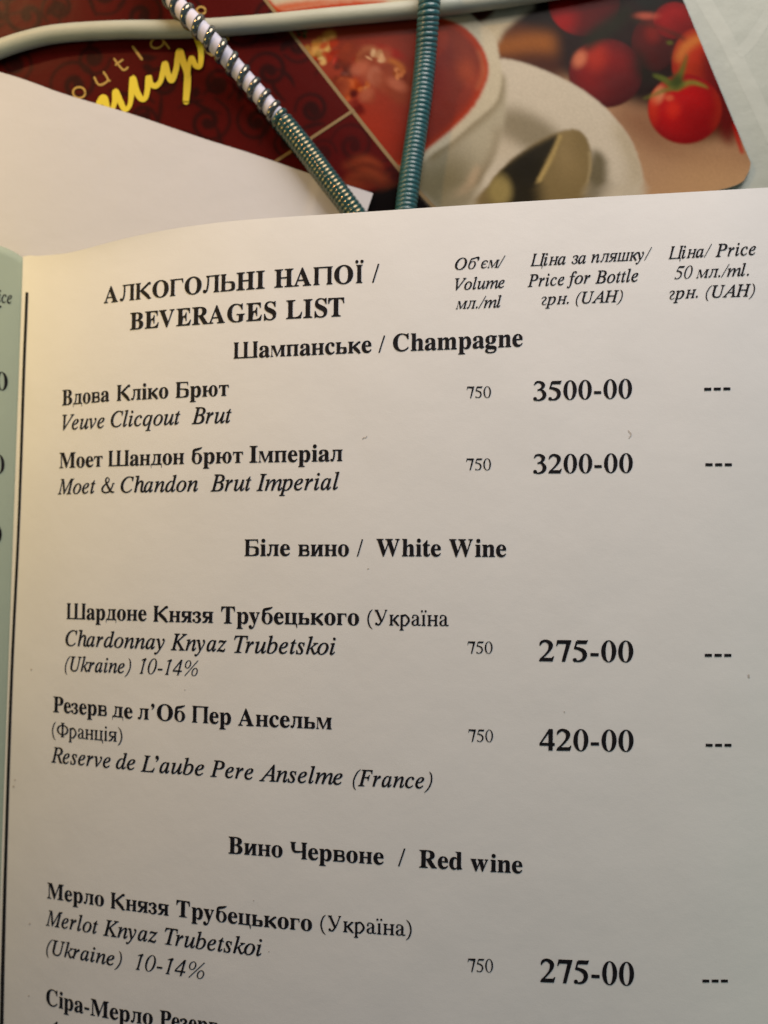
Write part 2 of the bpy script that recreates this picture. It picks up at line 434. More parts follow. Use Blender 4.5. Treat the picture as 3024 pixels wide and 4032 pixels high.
def shape_mesh(shapes):
    """triangles of one glyph: (points, faces)"""
    V, F = [], []
    for n, pl in enumerate(shapes):
        if len(pl) == 1 and len(pl[0]) == 4:
            b = len(V); V += [(x, y, n) for x, y in pl[0]]; F.append((b, b + 1, b + 2, b + 3)); continue
        pts = [p for ct in pl for p in ct]
        tri = tessellate_polygon([[Vector((x, y, 0)) for x, y in ct] for ct in pl])
        b = len(V); V += [(x, y, n) for x, y in pts]
        F += [tuple(b + i for i in t) for t in tri]
    return V, F
TABLE_DATA = r'''
BA (C(L(C(_(U(b(e(k(q(|(~)=*g-]*y-[,e)I,t))-$(o-3(c-E(_-E(L*~(L*~(_+L(f+Y({+W)-+O)C+;)w)Y)w)A)9)>)-)=(})I(g)o(_)s(_)s(L )d*9+0*9*I+~
BB (](L(](^(z(c)0(m):)$)=)D)=,U);,o)7-%)0-3)$-;(q-?([-A([-Q*u-Q+h-K,D-7,f,q,q,C,j+x,U+Y,3+C+^+5,<+$,f*g-#*E-,)w,|)>,W(p,=(`+y(U+T(N+,(L *N+:*T+:+(+?+E+N+U+l+[,=+W,f+K-%+6-6*q-<*_-:*T-3*O-%*N,l *w(e+A(k+Y(~+g)C+l)s+f*H+S*i+3*z*^+$*N+$*N)3*P({*V(n*c(g
BC +?(A*y(C*Y(I*<(R)|(a)M)*)*)Z(x)w(o*:(i*Z(g*}(i+D(o+e(x,&)*,C)N,t)~-=*>-J*[-T*{-Z+A-[+t-U,S-B,^->,i-=,}-E---[-?-[-?+s-.+s,m,P,H,|+x-<+G-E*m-8*F,j*/,$*(*{*0)}*I)<*t(q+T(e+}(j,J(z,p)9-6)]-I)K,~(z,Q(Z+y(G
BE (Z(L(Z(^(y(a)0(k):(})=)@)=,U):,z)0-3(y-=(]-A(]-Q,t-Q,t,#,d,#,U,Y,8,{+f-2+%-8*n-8*a-6*R-+*P,z*O,i*O+4*Y+4+%+:+A+K+S+k+_,=+o,=+o)i+^)i+X*2+O*M+A*b+/*n*q*u*Q*w*O*w*O)5*Q(|*X(p*g(j+#(i+R(k+x(t,=)&,W)=,n)[-$*&-8*&,w(L
BG +J(B+&(D*a(I*B(S*$(`)O)))+)Y(y)v(p*9(j*Z(i*~(j+E(p+f(y,()+,D)O,t)~-=*>-J*[-T*z-Z+?-[+v-U,U-C,i->,{-E-%-N---[-?-[-?+s-.+s,x,>,c,`,I,{,--4+j-A+I-E*o-8*H,j*1,%***}*,*J*2)z*=)T*L)5*v(g+Q(Y+s(],,(h,7(z,;)9,;)s,7*2,-*B+t*K+Q*N+Q*_.#*_.#*N-d*K-S*C-K*3-H)s-H(j,w(X,I(L+x(D
BH ([(L([(^(z(c)0(m):)#)=)C)=,`)9,{)0-2(y-<(]-A(]-Q+0-Q+0-A*u->*e-:*Y-3*S-)*O,u*N,`*N+9,:+9,:,`,9,u,5-),/-3,#-:+o->+X-A+X-Q.+-Q.+-A-i-<-W-2-N,|-K,`-K)C-N)%-W(n-i(c.+(^.+(L+X(L+X(^+v(b,-(l,7(~,:)C,:*v*N*v*N)C*Q)#*Z(m*m(c+0(^+0(L
BI (Y(L(Y(^(w(d)/(m):(~)=)=)=,h):-%)1-5(z-=(Y-A(Y-Q+2-Q+2-A*o-=*]-5*R-%*O,h*O)?*P)-*S(y*Z(o*g(g*x(b+4(^+4(L
BL ([(L([(^(z(c)0(m):)#)=)C)=,`)9,|)0-3(y-<(]-A(]-Q+8-Q+8-A*{-?*i-<*]-5*T-**O,v*N,`*N)E*O)0*Q(|*W(r*a(l*o(i+((i+T(l+z(u,=)*,V)B,l)c,~*2-5*2,w(L
BM (Z(L(Z(^(x(c)/(m):)#)=)A)=,c)<,w)9-*)2-4)&-:(r->([-A([-Q*Q-Q+|*%-K-Q/?-Q/?-A/#-;.n-1.d,z.a,_.a)G.b)/.f(x.l(l.w(d/*(`/?(^/?(L,q(L,q(^-+(a-;(f-E(m-L(y-O)/-Q)E-Q,t+_(L+L(L)[,j)[)B)`(})k(k)~(a*A(^*A(L
BO +C(A*n(F*A(S)t(j)P),)4)O(z)y(m*K(i*}(m+R(z,$)4,N)Q,r)u-4*B-J*q-X+G-]+x-X,I-J,r-5-9,t-U,P-l,&-y+S-}*}-y*K-l)y-U)O-8),,p(j,G(S+u(F +G(X+z(g,C)4,X)x,`*},^+T,W,$,N,J,@,j+u-8+B-E*k-8*F,j*0,%*)*}*+*J*1)z*;)T*I)5*p(g
BP ([(L([(^(z(c)0(m):)#)=)C)=,`)9,{)0-2(y-<(]-A(]-Q*o-Q+;-P+^-N+z-I,4-B,R-0,k,s,y,S,~,0,s+V,S+.,;*z+y*o+W*i+0*g*N*g*N)C*Q)#*Z(m*m(c+0(^+0(L *N+#*b+#+2+)+N+;+^+Y+c,-+_,[+Q,{+:-3*q-9*`-7*U-2*P-(*N,s
BR ([(L([(^(z(c)0(m):)#)=)C)=,`)9,{)0-2(y-<(]-A(]-Q*r-Q+F-O+p-J,7-A,S-4,z,i-+,2-$+g,m+G,L+/+z*y-:)#-E(q-N(g-Y(`-i(^-k(^-k(L,6(L*b*m*N*m*N)C*Q)#*Z(m*m(c+0(^+0(L *N+(*d+(+7+.+V+@+i+a+o,4+j,_+Z,|+A-3*y-9*c-7*V-0*P,~*N,f
BS (x(A(x*6)0*6)E)P)b)#*-(e*^([+$(a+?(q+O).+U)K+G)t*z*8*;*W)c*v)?+;)*+`)#,0)(,V)5,x)J-7)f-K*,-X*Q-]*g-[*~-W+X-J+b-H+k-G+x-L,#-],7-],7+~,%+~+u,F+d,f+N-#+6-7*w-C*Z-G*;-B*#-4)p,{)k,a)o,H)|,4*7+~*U+n+;+O+a+;+|+&,5*l,B*T,I*:,K)x,F)O,7),+y(j+W(T+.(F*X(B*6(D*%(H)q(M)T(U)G(X)7(S)/(A
BT )N(L)N(^)n(b*%(l*0)#*4)C*4-;*--;)X-4)3,x(v,S(j+}(W+}(W-Q-#-Q-#+|,o+|,b,T,I,y+~-4+K-;+E-;+E)C+I(~+R(k+g(b,,(^,,(L
BV *m(?(y,b(n,x(c-.(T-:(>-A(>-Q*l-Q*l-A*P-?*>-:*4-1*0-#*3,r*9,_+A*&,@,^,E,o,G,~,C-1,:-:,(-?+j-A+j-Q-D-Q-D-A-1->,}-5,p-$,c,d+#(?
BW *C(A(m,n(e-&([-5(O-=(=-A(=-Q*M-Q*M-A*:-?*.-:*&-1*#-#*%,o*,,Y*x*1+l,E+],t+T-,+I-7+:-=*~-A*~-Q-A-Q-A-A,y-:,n-%,o,v,t,g-e*>.M,U.S,l.U,{.R-/.J-8.<->.&-A.&-Q/F-Q/F-A/5-;/(-/.y,y.p,`-H(A-6(A+{+t*V(A
Ba +=(B*q(M*a(p*/(N)Q(C)2(H(u(W(f(o(a)1(l)Z)1){)J*.)j*<*4*I*`*V*`+/*]+H*S+X*C+c*,+g)f+a)Z+P)d+?)l+1)n+$)k*p)a*c)Q*Z)?*W)-*Z(z*d(q*s(n+*(r+A(~+T)7+f)Q+s)q+{*:+}*x+w+E+c+[+A+d*k+d)0+d(}+f(u+o(o,#(w,-(i+e(K */(o*:(p*F(v*S)#*`)1*`*A)})~)i)F)q({
Bc *4(B)j(G)I(W)-(p(s)6(e)](`*.(f*](u++)2+M)R+h)x+x*G+~*s+y+8+i+M+Q+S+3+Q*}+H*p+;*h+**e*g*q*]+9*^+C*^+M*V+a*A+h*(+a)q+K)g+))c*S)i)n)|)>*>(}*e(s+-(|+M):+[).+@(k*|(T*Y(F
Bd *#(B)^(G)@(V)&(p(p)4(d)Z(`*+(e*](q++))+N)C+h)c+x**+}*U+t*x+V*x,v*u--*m-8*_-?*H-A*H-Q+~-Q+~)=,#)(,)(v,3(m,E(i,E(W,)(U+e(R+B(K*x(B*x(t*T(N *C(i*S(l*c(v*p)**x)>*x+0*r+?*g+L*W+T*F+W*++O)u+8)l*k)i*1)k)T)u),**(q
Be *2(B)h(G)G(V),(p(r)7(e)`(`*5(e*b(s+.)-+O)I+i)k+x*5+}*j+t+7+V+P+(+Y*E+Y*>)h*>)n)c)});*<)#*`(w++)&+L)H+[);+@(q*}(W*Y(G )g*X*b*X*b*p*`+:*Y+S*M+c*9+h)r+P)g*d
Bg **%u)K%y(}&,(c&B(Z&[(i&y)7(2(p(K(e(k(i)((w)<)5)N)X)a)5)s(w*.(h*K(c*m(h+0(u+J).+`)J+p)k+z*5+}*]+z+&+o+|+o+|+J+J+J+]+++b*d+_*H+R*/+@)v+()g*f)]*D)Y*5)Y*%)Z)q)X)c)P)Z)F)W)9)b))*$(~*G(~*x(|+A(u+[(j+n(Y+w(C+{(&+p&V+N&5+6&)*t%|*Q%v *5)o*J)u*V***^*E*`*l*^+7*V+R*J+c*5+h)|+c)o+R)h+7)e*l)h*E)o**)|)u *9&2+,&>+E&e+B&t+7&~+$((*f(*)S(*)A&s);&^)A&M)Q&?)m&5
Bh (_(L(_(](p(`(z(g)$(r)%)*)%,t)$-+({-7(q-?(`-B(`-Q*,-Q*,+I*V+p+1+}+W+w+t+c,)+@,.*m,.)*,0(s,5(g,?(`,O(],O(L*c(L*c(]*h(]*}(g+))*+)*r+(+/*~+@*t+J*d+M*E+D*,+)*,)**-(s*2(g*<(`*L(]*L(L
Bi )W,N)C,R)3,])(,n)#-%)(-:)3-K)C-V)W-Y)k-V)|-K*+-:*/-%*+,n){,])k,R (_(L(_(](p(`(z(g)$(r)%)*)%+:)$+N(|+[(r+b(a+d(b+u*,+u*,)**.(s*2(g*<(`*L(]*L(L
Bm (_(L(_(](p(`(z(g)$(r)%)*)%+;)$+M({+Z(q+b(`+e(`+u**+u**+G*T+p+++}+c+o,#+C,P+o-,+}-Q+w-m+c-}+@.(*m.()*.)(s..(g.8(`.H(].H(L,^(L,^(],n(`,x(g,}(s-#)*-#*r,}+/,y+@,o+J,^+M,A+E,(++,()*,*(s,/(g,8(`,H(],H(L*`(L*`(]*p(`*z(g+#(s+%)*+%*r+#+/*{+@*q+J*`+M*B+D**+)**)**,(s*0(h*:(`*I(]*I(L
Bn (_(L(_(](p(`(z(g)$(r)%)*)%+;)$+M({+Z(q+b(`+e(`+u*,+u*,+I*V+q+1+}+W+w+t+c,)+@,.*m,.)*,0(s,5(g,?(`,O(],O(L*c(L*c(]*h(]*}(g+))*+)*r+(+/*~+@*t+J*d+M*E+D*,+)*,)**-(s*2(g*<(`*L(]*L(L
Bo *A(B)r(G)L(W).(r(s)8(e)a(`*2(e*`(s+-).+N)L+h)r+x*@+}*j+x+3+i+Q+O+i+.+w*a+|*2+w)_+i)7+Q(q+3(W*k(G *A(W*Y(_*j(t*o)**r)C*u*2*r*|*i+M*X+c*A+j*(+c)s+M)k*|)h*2)i)e)k)D)n)*)s(t*((_
Bp (^%v(^&*(l&,(u&1)#&A)%&g)%+1)$+K({+Y(r+b(`+f(`+u*&+u*&+E*L+p+#+~+F+y+d+i+|+P,3+/,>*d,B*8,>)d,2):+{(s+b(X+C(G*|(B*O(M*,(m*,&m*-&U*0&C*6&8*?&0*L&-*^&+*^%v *[(i*w(q+-)-+7)U+;*2+8*i+/+6*z+L*`+T*C+I*,+)*,)7*?(s
Bq *G%v*G&+*`&.*o&4*v&@*y&S*y(j*S(L*%(C)_(G)A(V)((n(q)2(e)W(a*((f*X(u+()1+L)O+h)t+x*B+~*p+u+?+W+t,#,#,#,#&S,$&@,*&5,5&.,F&+,F%v *K(k*Z(m*i(u*s)%*y)5*y+/*n+W*K+f*.+])v+C)k*s)h*4)k)V)v).*.(r
Bt )o(C)K(H)4(V)&(q(})9(}+U(a+U(a+k)+,4)J,U)c,s)t-2*(-2*(+u*i+u*i+U*(+U*()D**)2*-)$*5(x*@(u*U(~*g)=*w)4*f(n*N(U*3(G
Bw )m(B(^+G(X+R(R+Z(A+d(A+u)}+u)}+d)k+`)e+R)g+H)k+;*?)r*l+)*b+H*[+V*V+_*M+d*@+f*@+u,&+u,&+d+m+_+g+R+g+K+i+D,4*$,c+>,g+H,h+Q,a+`,V+c,H+f,H+u-G+u-G+f-;+c-3+Z-%+@+o(B+`(B*x*^*#(B
By )%%u(j%x(V&)(I&;(E&R(H&d(Q&r(_&|(q(#)$&})2&v):&j)=&Z)<&U)<&O)H&C)U&J)e&])m&k)t&{)z(2*#(G(q+9(f+Q([+^(I+d(G+d(G+u*:+u*:+d**+c){+`)s+Q)u+I)x+?*Q)j+#+/+*+B+,+P*~+`*t+c*d+d*d+u+k+u+k+d+^+a+S+W+J+G+A+0*:(4*)&f)t&F)d&1)Q%~)>%w
Br (_(L(_(](p(`(z(g)$(r)%)*)%+:)$+O({+[(r+b(a+d(b+u**+u**+:*=+V*S+l*k+y+&+}+@+z+Q+o+]+^+`+H+^+6+T+(+G*z+6*w+&*y*w+$*h+8*`+?*U+B*G+=*:+/*0*u*-*X*-)**0(r*7(f*E(`*^(]*^(L
IA &Q(L&T(Y($(e(L)*)^*N,H-f,U-f,E),,H(r,R(e,e(]-$(Y,~(L*v(L*y(Y*~(Y+>(]+O(g+X({+[)@+_*6)x*6)g*.)3)L(u)*(m(q(o(e(x(^)+(Z)A(Y)=(L *&*O+`*O+i,S
IB (*(L(.(Y(1(Y(L(^(`(h(m(z(w);)q,f)u,y)w-.)t-<)k-E)Z-K)C-M)G-[+>-[,&-T,X-B,v,}-#,Q,x,+,c+g,>+L+h+9,0+(,H*l,W*M,]*),V)Z,C)6,#(t+U(_*~(P*C(L *Y+A+?+H+n+^,/,%,8,U+~-2+=-D+*-C*x-B*k-8*b-#*T,Q*;+K*B+C *1(b*r(k+E)*+b)S+l*0+e*V+P*r+/+%*Z++*;+)*.*w)`);)]),)[(y)_(m)g(f)v(c
IC *s(B*<(H)h(Y)@(v(~)@(l)p(g*K(l*|({+R)8,%)X,Q)~,w*M-;*p-M+8-Z+[-c,$-f,O-a-%-S-8-O-E-T-O-a-^-a-A,0-3,0-4,;-4,E--,p,u-5,V-H,,-O+^-I+4-8*i,y*F,V**,,)o+W)`*~)[*G)e)`*#).*N(j+*(`+V(e,%(u,M)4,t)Y-%)M,U({,&([+P(H
IF (-(L(1(Y(4(Y(G([(V(_(b(f(k(q(s)%(z);)t,f)x,z)z--)w-;)n-E)^-K)F-M)J-[-/-[,u,G,h,G,i,M,i,S,d,x,U-3,<-?+r-C+<-C+$-B*s-=*l-6*h-,*[,Y*=+@*d+@+(+A+@+F+S+N+c+Z+p+m+{,),.,)+[*4+M*4+O*E+P*V+M*m+D*{+2+&*m+)*7+))g)7)d)*)c(y)f(j)p(`*&([*A(X*@(L
IH (*(L(.(Y(0(Y(C([(R(_(_(f(h(q(p)$(w);)q,f)u,z)w--)t-;)k-E)Z-K)C-M)G-[+L-[+I-M+F-M+,-J*t-A*f-/*Z,k*>+[*;+M*A+D*Q+A,I+A,Y+D,b+P-#,f-),y-*---&-;,y-E,j-K,Q-M,U-[.[-[.W-M.Q-M.8-J.%-A-t-/-j,m,q)B,l).,j(z,m(l,v(b-+(]-B(Y-?(L+9(L+=(Y+?(Y+S([+b(_+n(f+w(q,#)$,*);,P*m,Q*r,Q*w,L+%,;+(*D+(*4+$*,*u)b)B)]).)Z(z)^(l)g(b)w(]*3(Y*0(L
II (-(L(1(Y(4(Y(G([(V(_(b(f(k(q(s)$(z);)t,f)x,z)z--)w-;)n-E)^-K)F-M)J-[+Q-[+N-M+I-M+/-J*y-A*l-/*a,m)g)B)c).)a(z)d(l)m(b)|(]*9(Y*5(L
IK (*(L(.(Y(0(Y(C([(R(_(_(f(h(q(p)$(w);)q,f)u,z)w--)t-;)k-E)Z-K)C-M)G-[+K-[+G-M+A-M+*-K*t-C*h-3*],q*9+G*8+C*7+>*<+8*D+;,4,f,Q-&,[-<,R-I,7-M,3-M,6-[.$-[-{-N-x-N-Z-H-9-4,4,F*x+F,G)7,[(y,o(h-((]-@(Y-=(L+*(L+.(Y+2(Y+F(Z+S(_+[(g+^(r+X))+J)A*@*}*7+&*.*y)a)=)])+)[({)_(k)i(a)z(]*:(Y*6(L
IL (4(L(7(Y(:(Y(U(](i(g(v(x)%);)z,f*#,z*%--)~-;)u-E)e-K)M-M)P-[+U-[+P-N+6-K+#-B*q-0*g,n)p)N)i)2)g)$)i(r)q(j*$(f*=(e*m(e+B(g+i(n,,(z,F)3,^)P,t)w-%)w,T(L
IM (((L(,(Y(@([(O(_([(f(f(q(n)$(u);)s,f)w,y)y--)v-;)m-E)]-K)E-M)I-[*m-[+C)_-{-[/F-[/B-M/=-M.~-J.m-A.`-/.T,m-[)B-V).-T(z-W(l-a(b-q(].-(Y.*(L,%(L,)(W,<(Z,K(_,W(g,b(t,j)+,r)E-k,m*t(L*k(L*5,n)?)Y)7)9)4(})7(l)@(b)P(])i(Y)e(L
IO *a(B*-(G)[(W)8(q(x)8(h)c(b*:(g*h(s+;),+g)F,6)g,]*/,~*W->+%-S+R-a+~-f,V-`-&-O-J-5-d,n-t,C-y+m-v+G-m*|-_*U-K*0-4)h,u)G,W)*,8(m+r(Z+O(M+,(E *b(V+)([+J(j+i)$,+)B,E)e,[*1,n*],|+.-*+]-,,/-%,e,n-1,N-I,#-Q+Z-K+6-<*o,}*N,Z*2,1)u+])g+7)]*l)U*F)S)|)Z)E)p(x*5(_
IP (*(L(.(Y(1(Y(L(](_(f(l(w(w);)q,f)u,y)w--)t-<)k-E)Z-K)C-M)G-[+I-[,--T,Y-A,u,{,},M,x,&,f+`,I+C,#+.+P*|*v*w*7*w*+*o)^)2)])))[({)_(k)j(a)}([*=(Y*9(L *Y+0+;+9+h+Q,(+x,0,P,+,u+v-3+Y-B+2-G*|-E*p-@*h-4*`,z*9+E*7+;*=+2*F+1
IR (*(L(.(Y(1(Y(L(^(`(h(m(z(w);)q,f)u,y)w-.)t-<)k-E)Z-K)C-M)G-[+W-[,;-T,i-@-(,{-1,P-),#,k+Z,@+>+`+),C)G,R)&,b(l,s(_--(Y-0(Y-,(L+y(L*v*}*g*}*H*~*0+$)e)K)_)0)]({)`(k)i(a)x([*2(Y*:(Y*6(L *c+8+F+?+t+V,5+{,?,O,9,s,&-1+d-@+9-E+*-D*y-B*p-=*j-5*d-)*^,s*6+;*K+9
IT )#(L)%(Y),(Y)B([)S(`)a(i)l(v)u)0)~)K*}-++#-7*{-@*m-C*Z-C*4-@)q-:)X-.)F,y)8,b)-,D(y,E)<-[-W-[-A,B-4,B-5,M-5,W-1,y-#-3,g-?,>-C+}-C+p-?+i-1*i)O*a)1*_(x*c(i*m(`+#([+?(Y+G(Y+C(L
IU *a(B)~(J)N(e)0)1)%)d))*%)2*M)j,i)n,|)p-.)m-=)c-F)Q-K)6-N)9-[+I-[+G-N+@-N+#-J*k->*]-(*Q,b)z*Y)n*%)j)`)p);*(({*G(j*q(d+:(h+Z(s+v)),0)A,B)i,V*M-*,G-2,h-4-%-2-9-)-E,t-K,Y-N,[-[.D-[.B-N.8-N-s-F-^-.-T,q-I,I,q*;,^)],F)0,)(j+b(S+8(F
IV )B(B)R,p)P-0)H-A)7-J(y-M(s-M(u-[*{-[*x-O*s-O*W-K*F-A*>--*:,h*-)Q,e,[,~,~-,-8-)-C,{-I,m-L,W-M,Y-[.4-[.0-M..-M-w-I-d-<-N-&-4,e)Q(B
Ia )#(D(g(I(T(V(I(n(E)2(L)j(_*G(m*d(~*})6+:)L+P){+q*O+{*r+r+%+V+/+t+c+t+$)L*y)0*w(y+&(p+:({+X)B+b):+G(r+.(X*r(I*[(D*G(L*@(d*F)+*W)i*2)0)j(d)G(L )D(n)T(r)g(})y)3*0)I*A)d*Q*$*`*C*k*b*r+#*t+?*k+_*Q+j*2+b)o+H)R*{)<*G)3*,),)m)()S)&);).(x
Ib )D(D({(G(_(R(M(a(G(q(J)#)J,y)N-2)O-?)H-N)>-P)/-Q)#-Q)(-^)P-c)n-j*(-p*4-r*;-k)Y+9)s+U*3+k*P+w*o+{+9+u+V+`+j+@+q*s+l*I+^)|+H)U+,)2*e(p*>(X)p(I )Q(U)w(^*@(u*`)=*y)j+/*?+4*l+0+/+#+F*l+U*R+Y*3+R)q+<)X*r)E*?)()4)$)#)#(s)/(^
Ic )U(D),(L(g(d(R).(K)`(O*%(X*G(h*h(}++);+F)X+]*.+t*`+{*}+x+7+m+D+]+I+I+F+9+@+-+5+$+&*}*l+)*e+=*h+J*o+U*s+Z*u+`*p+h*^+j*:+c)u+M)W+,)A*])2*.)-)^)1);)>({)R(j)m(d*,(h*F(s*b)**})D+,)9*e(q*A(X)z(I
Id )/(D(m(I(V(Y(H(t(C);(G)^(Q*&(c*M(y*r)8+8)U+U)m+g**+r*A+y*X+{*z+v+0+d+O-*+Q-4+Q->+J-M+@-P+1-Q+&-Q+*-^+R-c+q-j,*-p,6-r,=-k,<-d,;-_+.)C+*).+((y+,(o+8(k+O(x+q)C+|):+_(q+E(W+.(I*r(D*W(M*O(h*S)/*b)c*?)-)x(b)U(K )M(i)`(l)r(x**)0*=)G*O)d*`*%*m*E*x*e*~+&+%+A*~+S*x+`*m+i*_+k*=+c)w+J)W*~)=*J)+)o)$)@)()+)0(v)<(l
Ie )K(E)#(L(b(b(N)((H)U(K)v(U*=(f*`({+$):+A)W+Y*,+s*[+{*w+x+0+n+<+^+@+H+3*{*i*U*L*F*+*9)^*.)/*%)+)i)*)T):(y)j(g*@(t*v)C+$)9*_(q*=(X)s(J )2*6)o*E*@*`*[+&*e+M*_+b*L+i*7+e)|+V)f+@)Q+#)@*]
If &w%h&f%k&W%s&N&#&K&2&Q&H&e&O&u&J&{&:&y&/&v&&&}%{(4&%(B&:(N&](Y(3)9+Y(S+Y(X+o)=+o)E,8)N,Z)Z,x)i-6)z-K*E-h*q-r+.-n+A-d+M-T+Q-A+I-*+1,}*y-)*s-=*t-C*v-I*y-Q*t-[*g-`*D-I*,,d)w+o*k+o*h+Y)s+Y)W*.)N)a)F);)>(s)5(S)#&z(n&Q(G%y
Ih +o(E+U(J+B(W+5(n+1).+4)U+>*/+M*v+U+?+W+Y+P+x+9,&*m+u*E+N*$*v)o*D)I(L(f(L)c-))i-M)]-e)9-m)4-m):..*[..*A,h*4,/*%+Q*.+Q*J+z*j,;+/,L+P,R,,,?,>+b,;+D,2*s+{)}+u)W+s)6+x(y,/(q,D(t,Z)$,g(m,<(O
Ii )m,o)a,q)T,y)M-))J-6)M-C)T-N)a-V)m-Y)z-V*+-N*3-C*5-6*3-(*+,x){,q (n(D(T(M(L(j(O)&(W)H))+/),+<).+F)++Q)#+X(r+](^+^(a+j)3+p)R+u)o+{)v+s)u+n)s+g)1)A),)%)/(r):(m)R(z)u)F*#)<)c(s)F(X),(I
Ik *s(E*b(I*S(U*G(l*9)1)k*9)@)t(v(L(?(L)Y-()]-=)T-N)J-P)9-Q)0-Q)4-_)`-e*#-l*6-q*A-r*G-k*D-[)F*5*[+.*v+E+#+V*w+a*^+e*d+q,5+q,2+d,0+d+c+Z+4+=*<*Y*o);*v)-*~(|+,(s+6(q+N(|+l)A+v)7+](p+C(W+,(I
Il (m(E(_(G(S(N(L(X(J(g(N)((Y)U)T-%)W-;)U-H)N-O)A-S),-U).-b)Z-g)y-m*;-r*C-l*@-[)0)F)+)0)*)#)6(o)L({)m)D)x):)[(r)?(X)%(I
Im -#(E,e(N,](l,_)&,e)@-2*s-7+.-8+=-4+L-$+Q,n+L,W+@,@++,)*k+m*H+U)|+F)[+9):+-(r*}(L*G(L+)*d+1+(+3+?+/+L*|+Q*o+N*]+E*I+7*3+#)y*g)d*K)U*3)H)t)<)V)1)8(u(L(?(L)#*m),+1)/+E)-+Q)$+W(r+[(^+^(`+k)1+o)P+u)d+z)n+{)u+s)t+n)s+g)M*I)~+,*P+W*{+r+E+{+d+q+o+S+j+/+[*P,-+0,W+Y-$+r-K+{-j+q-t+Q-q+;-j*w->)3-<)+-;)#-G(p-S(s-`(}-n)2-~)I.,)>-o(t-U(Y-<(J
In *w(C*i(F*_(M*W(X*U(i*])3*q*#+**q+0+<+,+K*z+Q*l+N*[+E*J+8*7+%*$*m)n*U)^*>)O*%)B)f)5)D))(y(w(L(@(L)&*v).+3)0+E)&+V(v+Z(d+[(^+[(`+h)5+n)V+u)u+{)x+y)x+s)O*I)i*k*%+,*=+D*T+W*~+q+E+z+c+q+m+T+k+:+d*w+<)J+5)2+3(~+7(r+A(o+X(}+w)M,%)E+i(x+O(Z+6(I
Io )[(D)/(K(g(c(O)+(H)X(L*#(Z*J(p*p)/+5)O+R)s+i*=+w*b+{+6+t+Y+]+q+9+y*g+u*D+j)}+X)[+B);+&({*d(d*3(L )d(W*#(^*>(m*V))*l)G*~)j+1*3+:*X+=*{+.+W*^+j*=+b)w+J)Y+$)@*O)/)w)*)E).)%)9(k)K(]
Ip &F%l&I%x&e%|&v&((%&7(/&O)(+)),+7).+D),+P)%+W(t+Z(]+[(`+i)0+n)O+t)c+y)o+{)u+u)s+j)c+8)~+U*@+k*^+w*{+{+B+u+]+c+m+E+s*{+n*Q+a*(+L)[+1)7*m(s*I(Y*#(J)W(E):(H)#(Q(k&U(d&5(g&*(q%})$%y)?%w);%l )W(U)s(Z*3(k*L)&*c)D*v)g+)*1+3*W+6*}+3+;+)+M*u+X*`+]*>+T){+;)a*n)M*:)4)2)2)$)0(u):(^
Iq )C%k)E%w)[%x)k%|)u&%)}&.*)&=*0&T*d)[*@)+)v(c)P(M)+(F(j(K(T(](F(x(B)A(F)g(Q*2(d*W(|*{)<+?)Y+X*.+r*[+{+(+q+<+R+E+t+z+t*k&`*d&E*b&6*e&)*l%}*z%y+4%w+;%w+9%k )L(k)h(q*+)+*J)N*j*)+%*b+-+6+*+K*}+[*p+f*_+i*G+e*/+W)s+B)]+))I*f):*E)+)q)%)D)()-)0(x)<(n
Ir (?(L({*j)&+.)*+A)&+N(|+U(o+X(Y+Z([+h)-+o)L+u)i+{)o+s)K*K)q+-*6+X*Q+s*i+{*u+y*~+r+)+h+++Y+(+H*{+;*o+1*a+.*U+0*L+6*E+?*B+J)u*s)Q*5)3)F(v(L
Is )@(D)&(F(m(K(_(P(R(R(C(H(6(H(E)](P)[(V)3(e(p(z(])9(V)O(Z)a(g)m(z)q)7)k)O)Z)k)E*+)1*G)&*V({*g(v*w(u+,({+K)1+e)L+v)n+{*++z*>+u*M+o*Y+m*j+y*u+y*h*o*[*o*G+T)u+j)f+g)X+^)P+Q)M+C)S++)g*i){*M*3*2*=)}*E)m*J)[*K)K*H)1*>(u*/(a)u(Q)](G
It (n(D(U(M(M(g(N(y(S)0)4+Y(`+Y(c+h)&+r)D,*)`,G){,m*/,m)q+o*O+o*I+Y)k+Y)4)@)/)-).(z):(l)O(x)o)A)y)6)_(p)D(W)+(I
Iu ({(D(i(G([(P(S(_(P(s(T)7(`)g)#*})(+5)*+G(|+Y(o+](Y+^([+k)-+q)L+v)j+{)s+w)r+o)p+g)9)^)0)<)-)()2(s)A(m)V(s)o)(*.)C*I)f*d*4*|*d+5+=+C+t+y+t+=)N+7)3+4(|+B(m+Z(z+z)F,()=+k(s+P(Y+7(I*w(D*^(M*U(h*W)$*`)C*u*1*[)f*C)D*,)()r(m)H(N
Iv )/(D)#*C(z+$(v+9(q+G(b+W(K+](F+](I+j(i+p)%+u)7+z)A+{)I+s)O+Z)T+2)X*T)`),)})J*<)h*R*(*f*B+%*n+.+-+$+<*q+L*j+_*l+k*s+t*}+z+.+|+;+y+F+q+L+c+O+Q+H+-+2*]*j*)*7)G)=(D
Iy &{%h&m%j&c%p&[%y&Y&)&[&4&b&<&k&B&w&D(.&?(8&;(C&9(U&C(o&b)A(E(y*G(q*q(j+2(b+E(W+R(H+Z(4+^(6+j(T+n(m+u)#+z)0+{);+m)G+@)V*K)n)+*E)}*a*R*n*n*q*y*r+&*n+7*b+B*V+J*R+R*P+_*R+j*X+s*c+y*o+{*}+x+-+o+5+b+7+O+5+8+-*x*{*Y*i*6*G)X)x(p)H(*)0&f(t&H(]&0(F%x(2%l
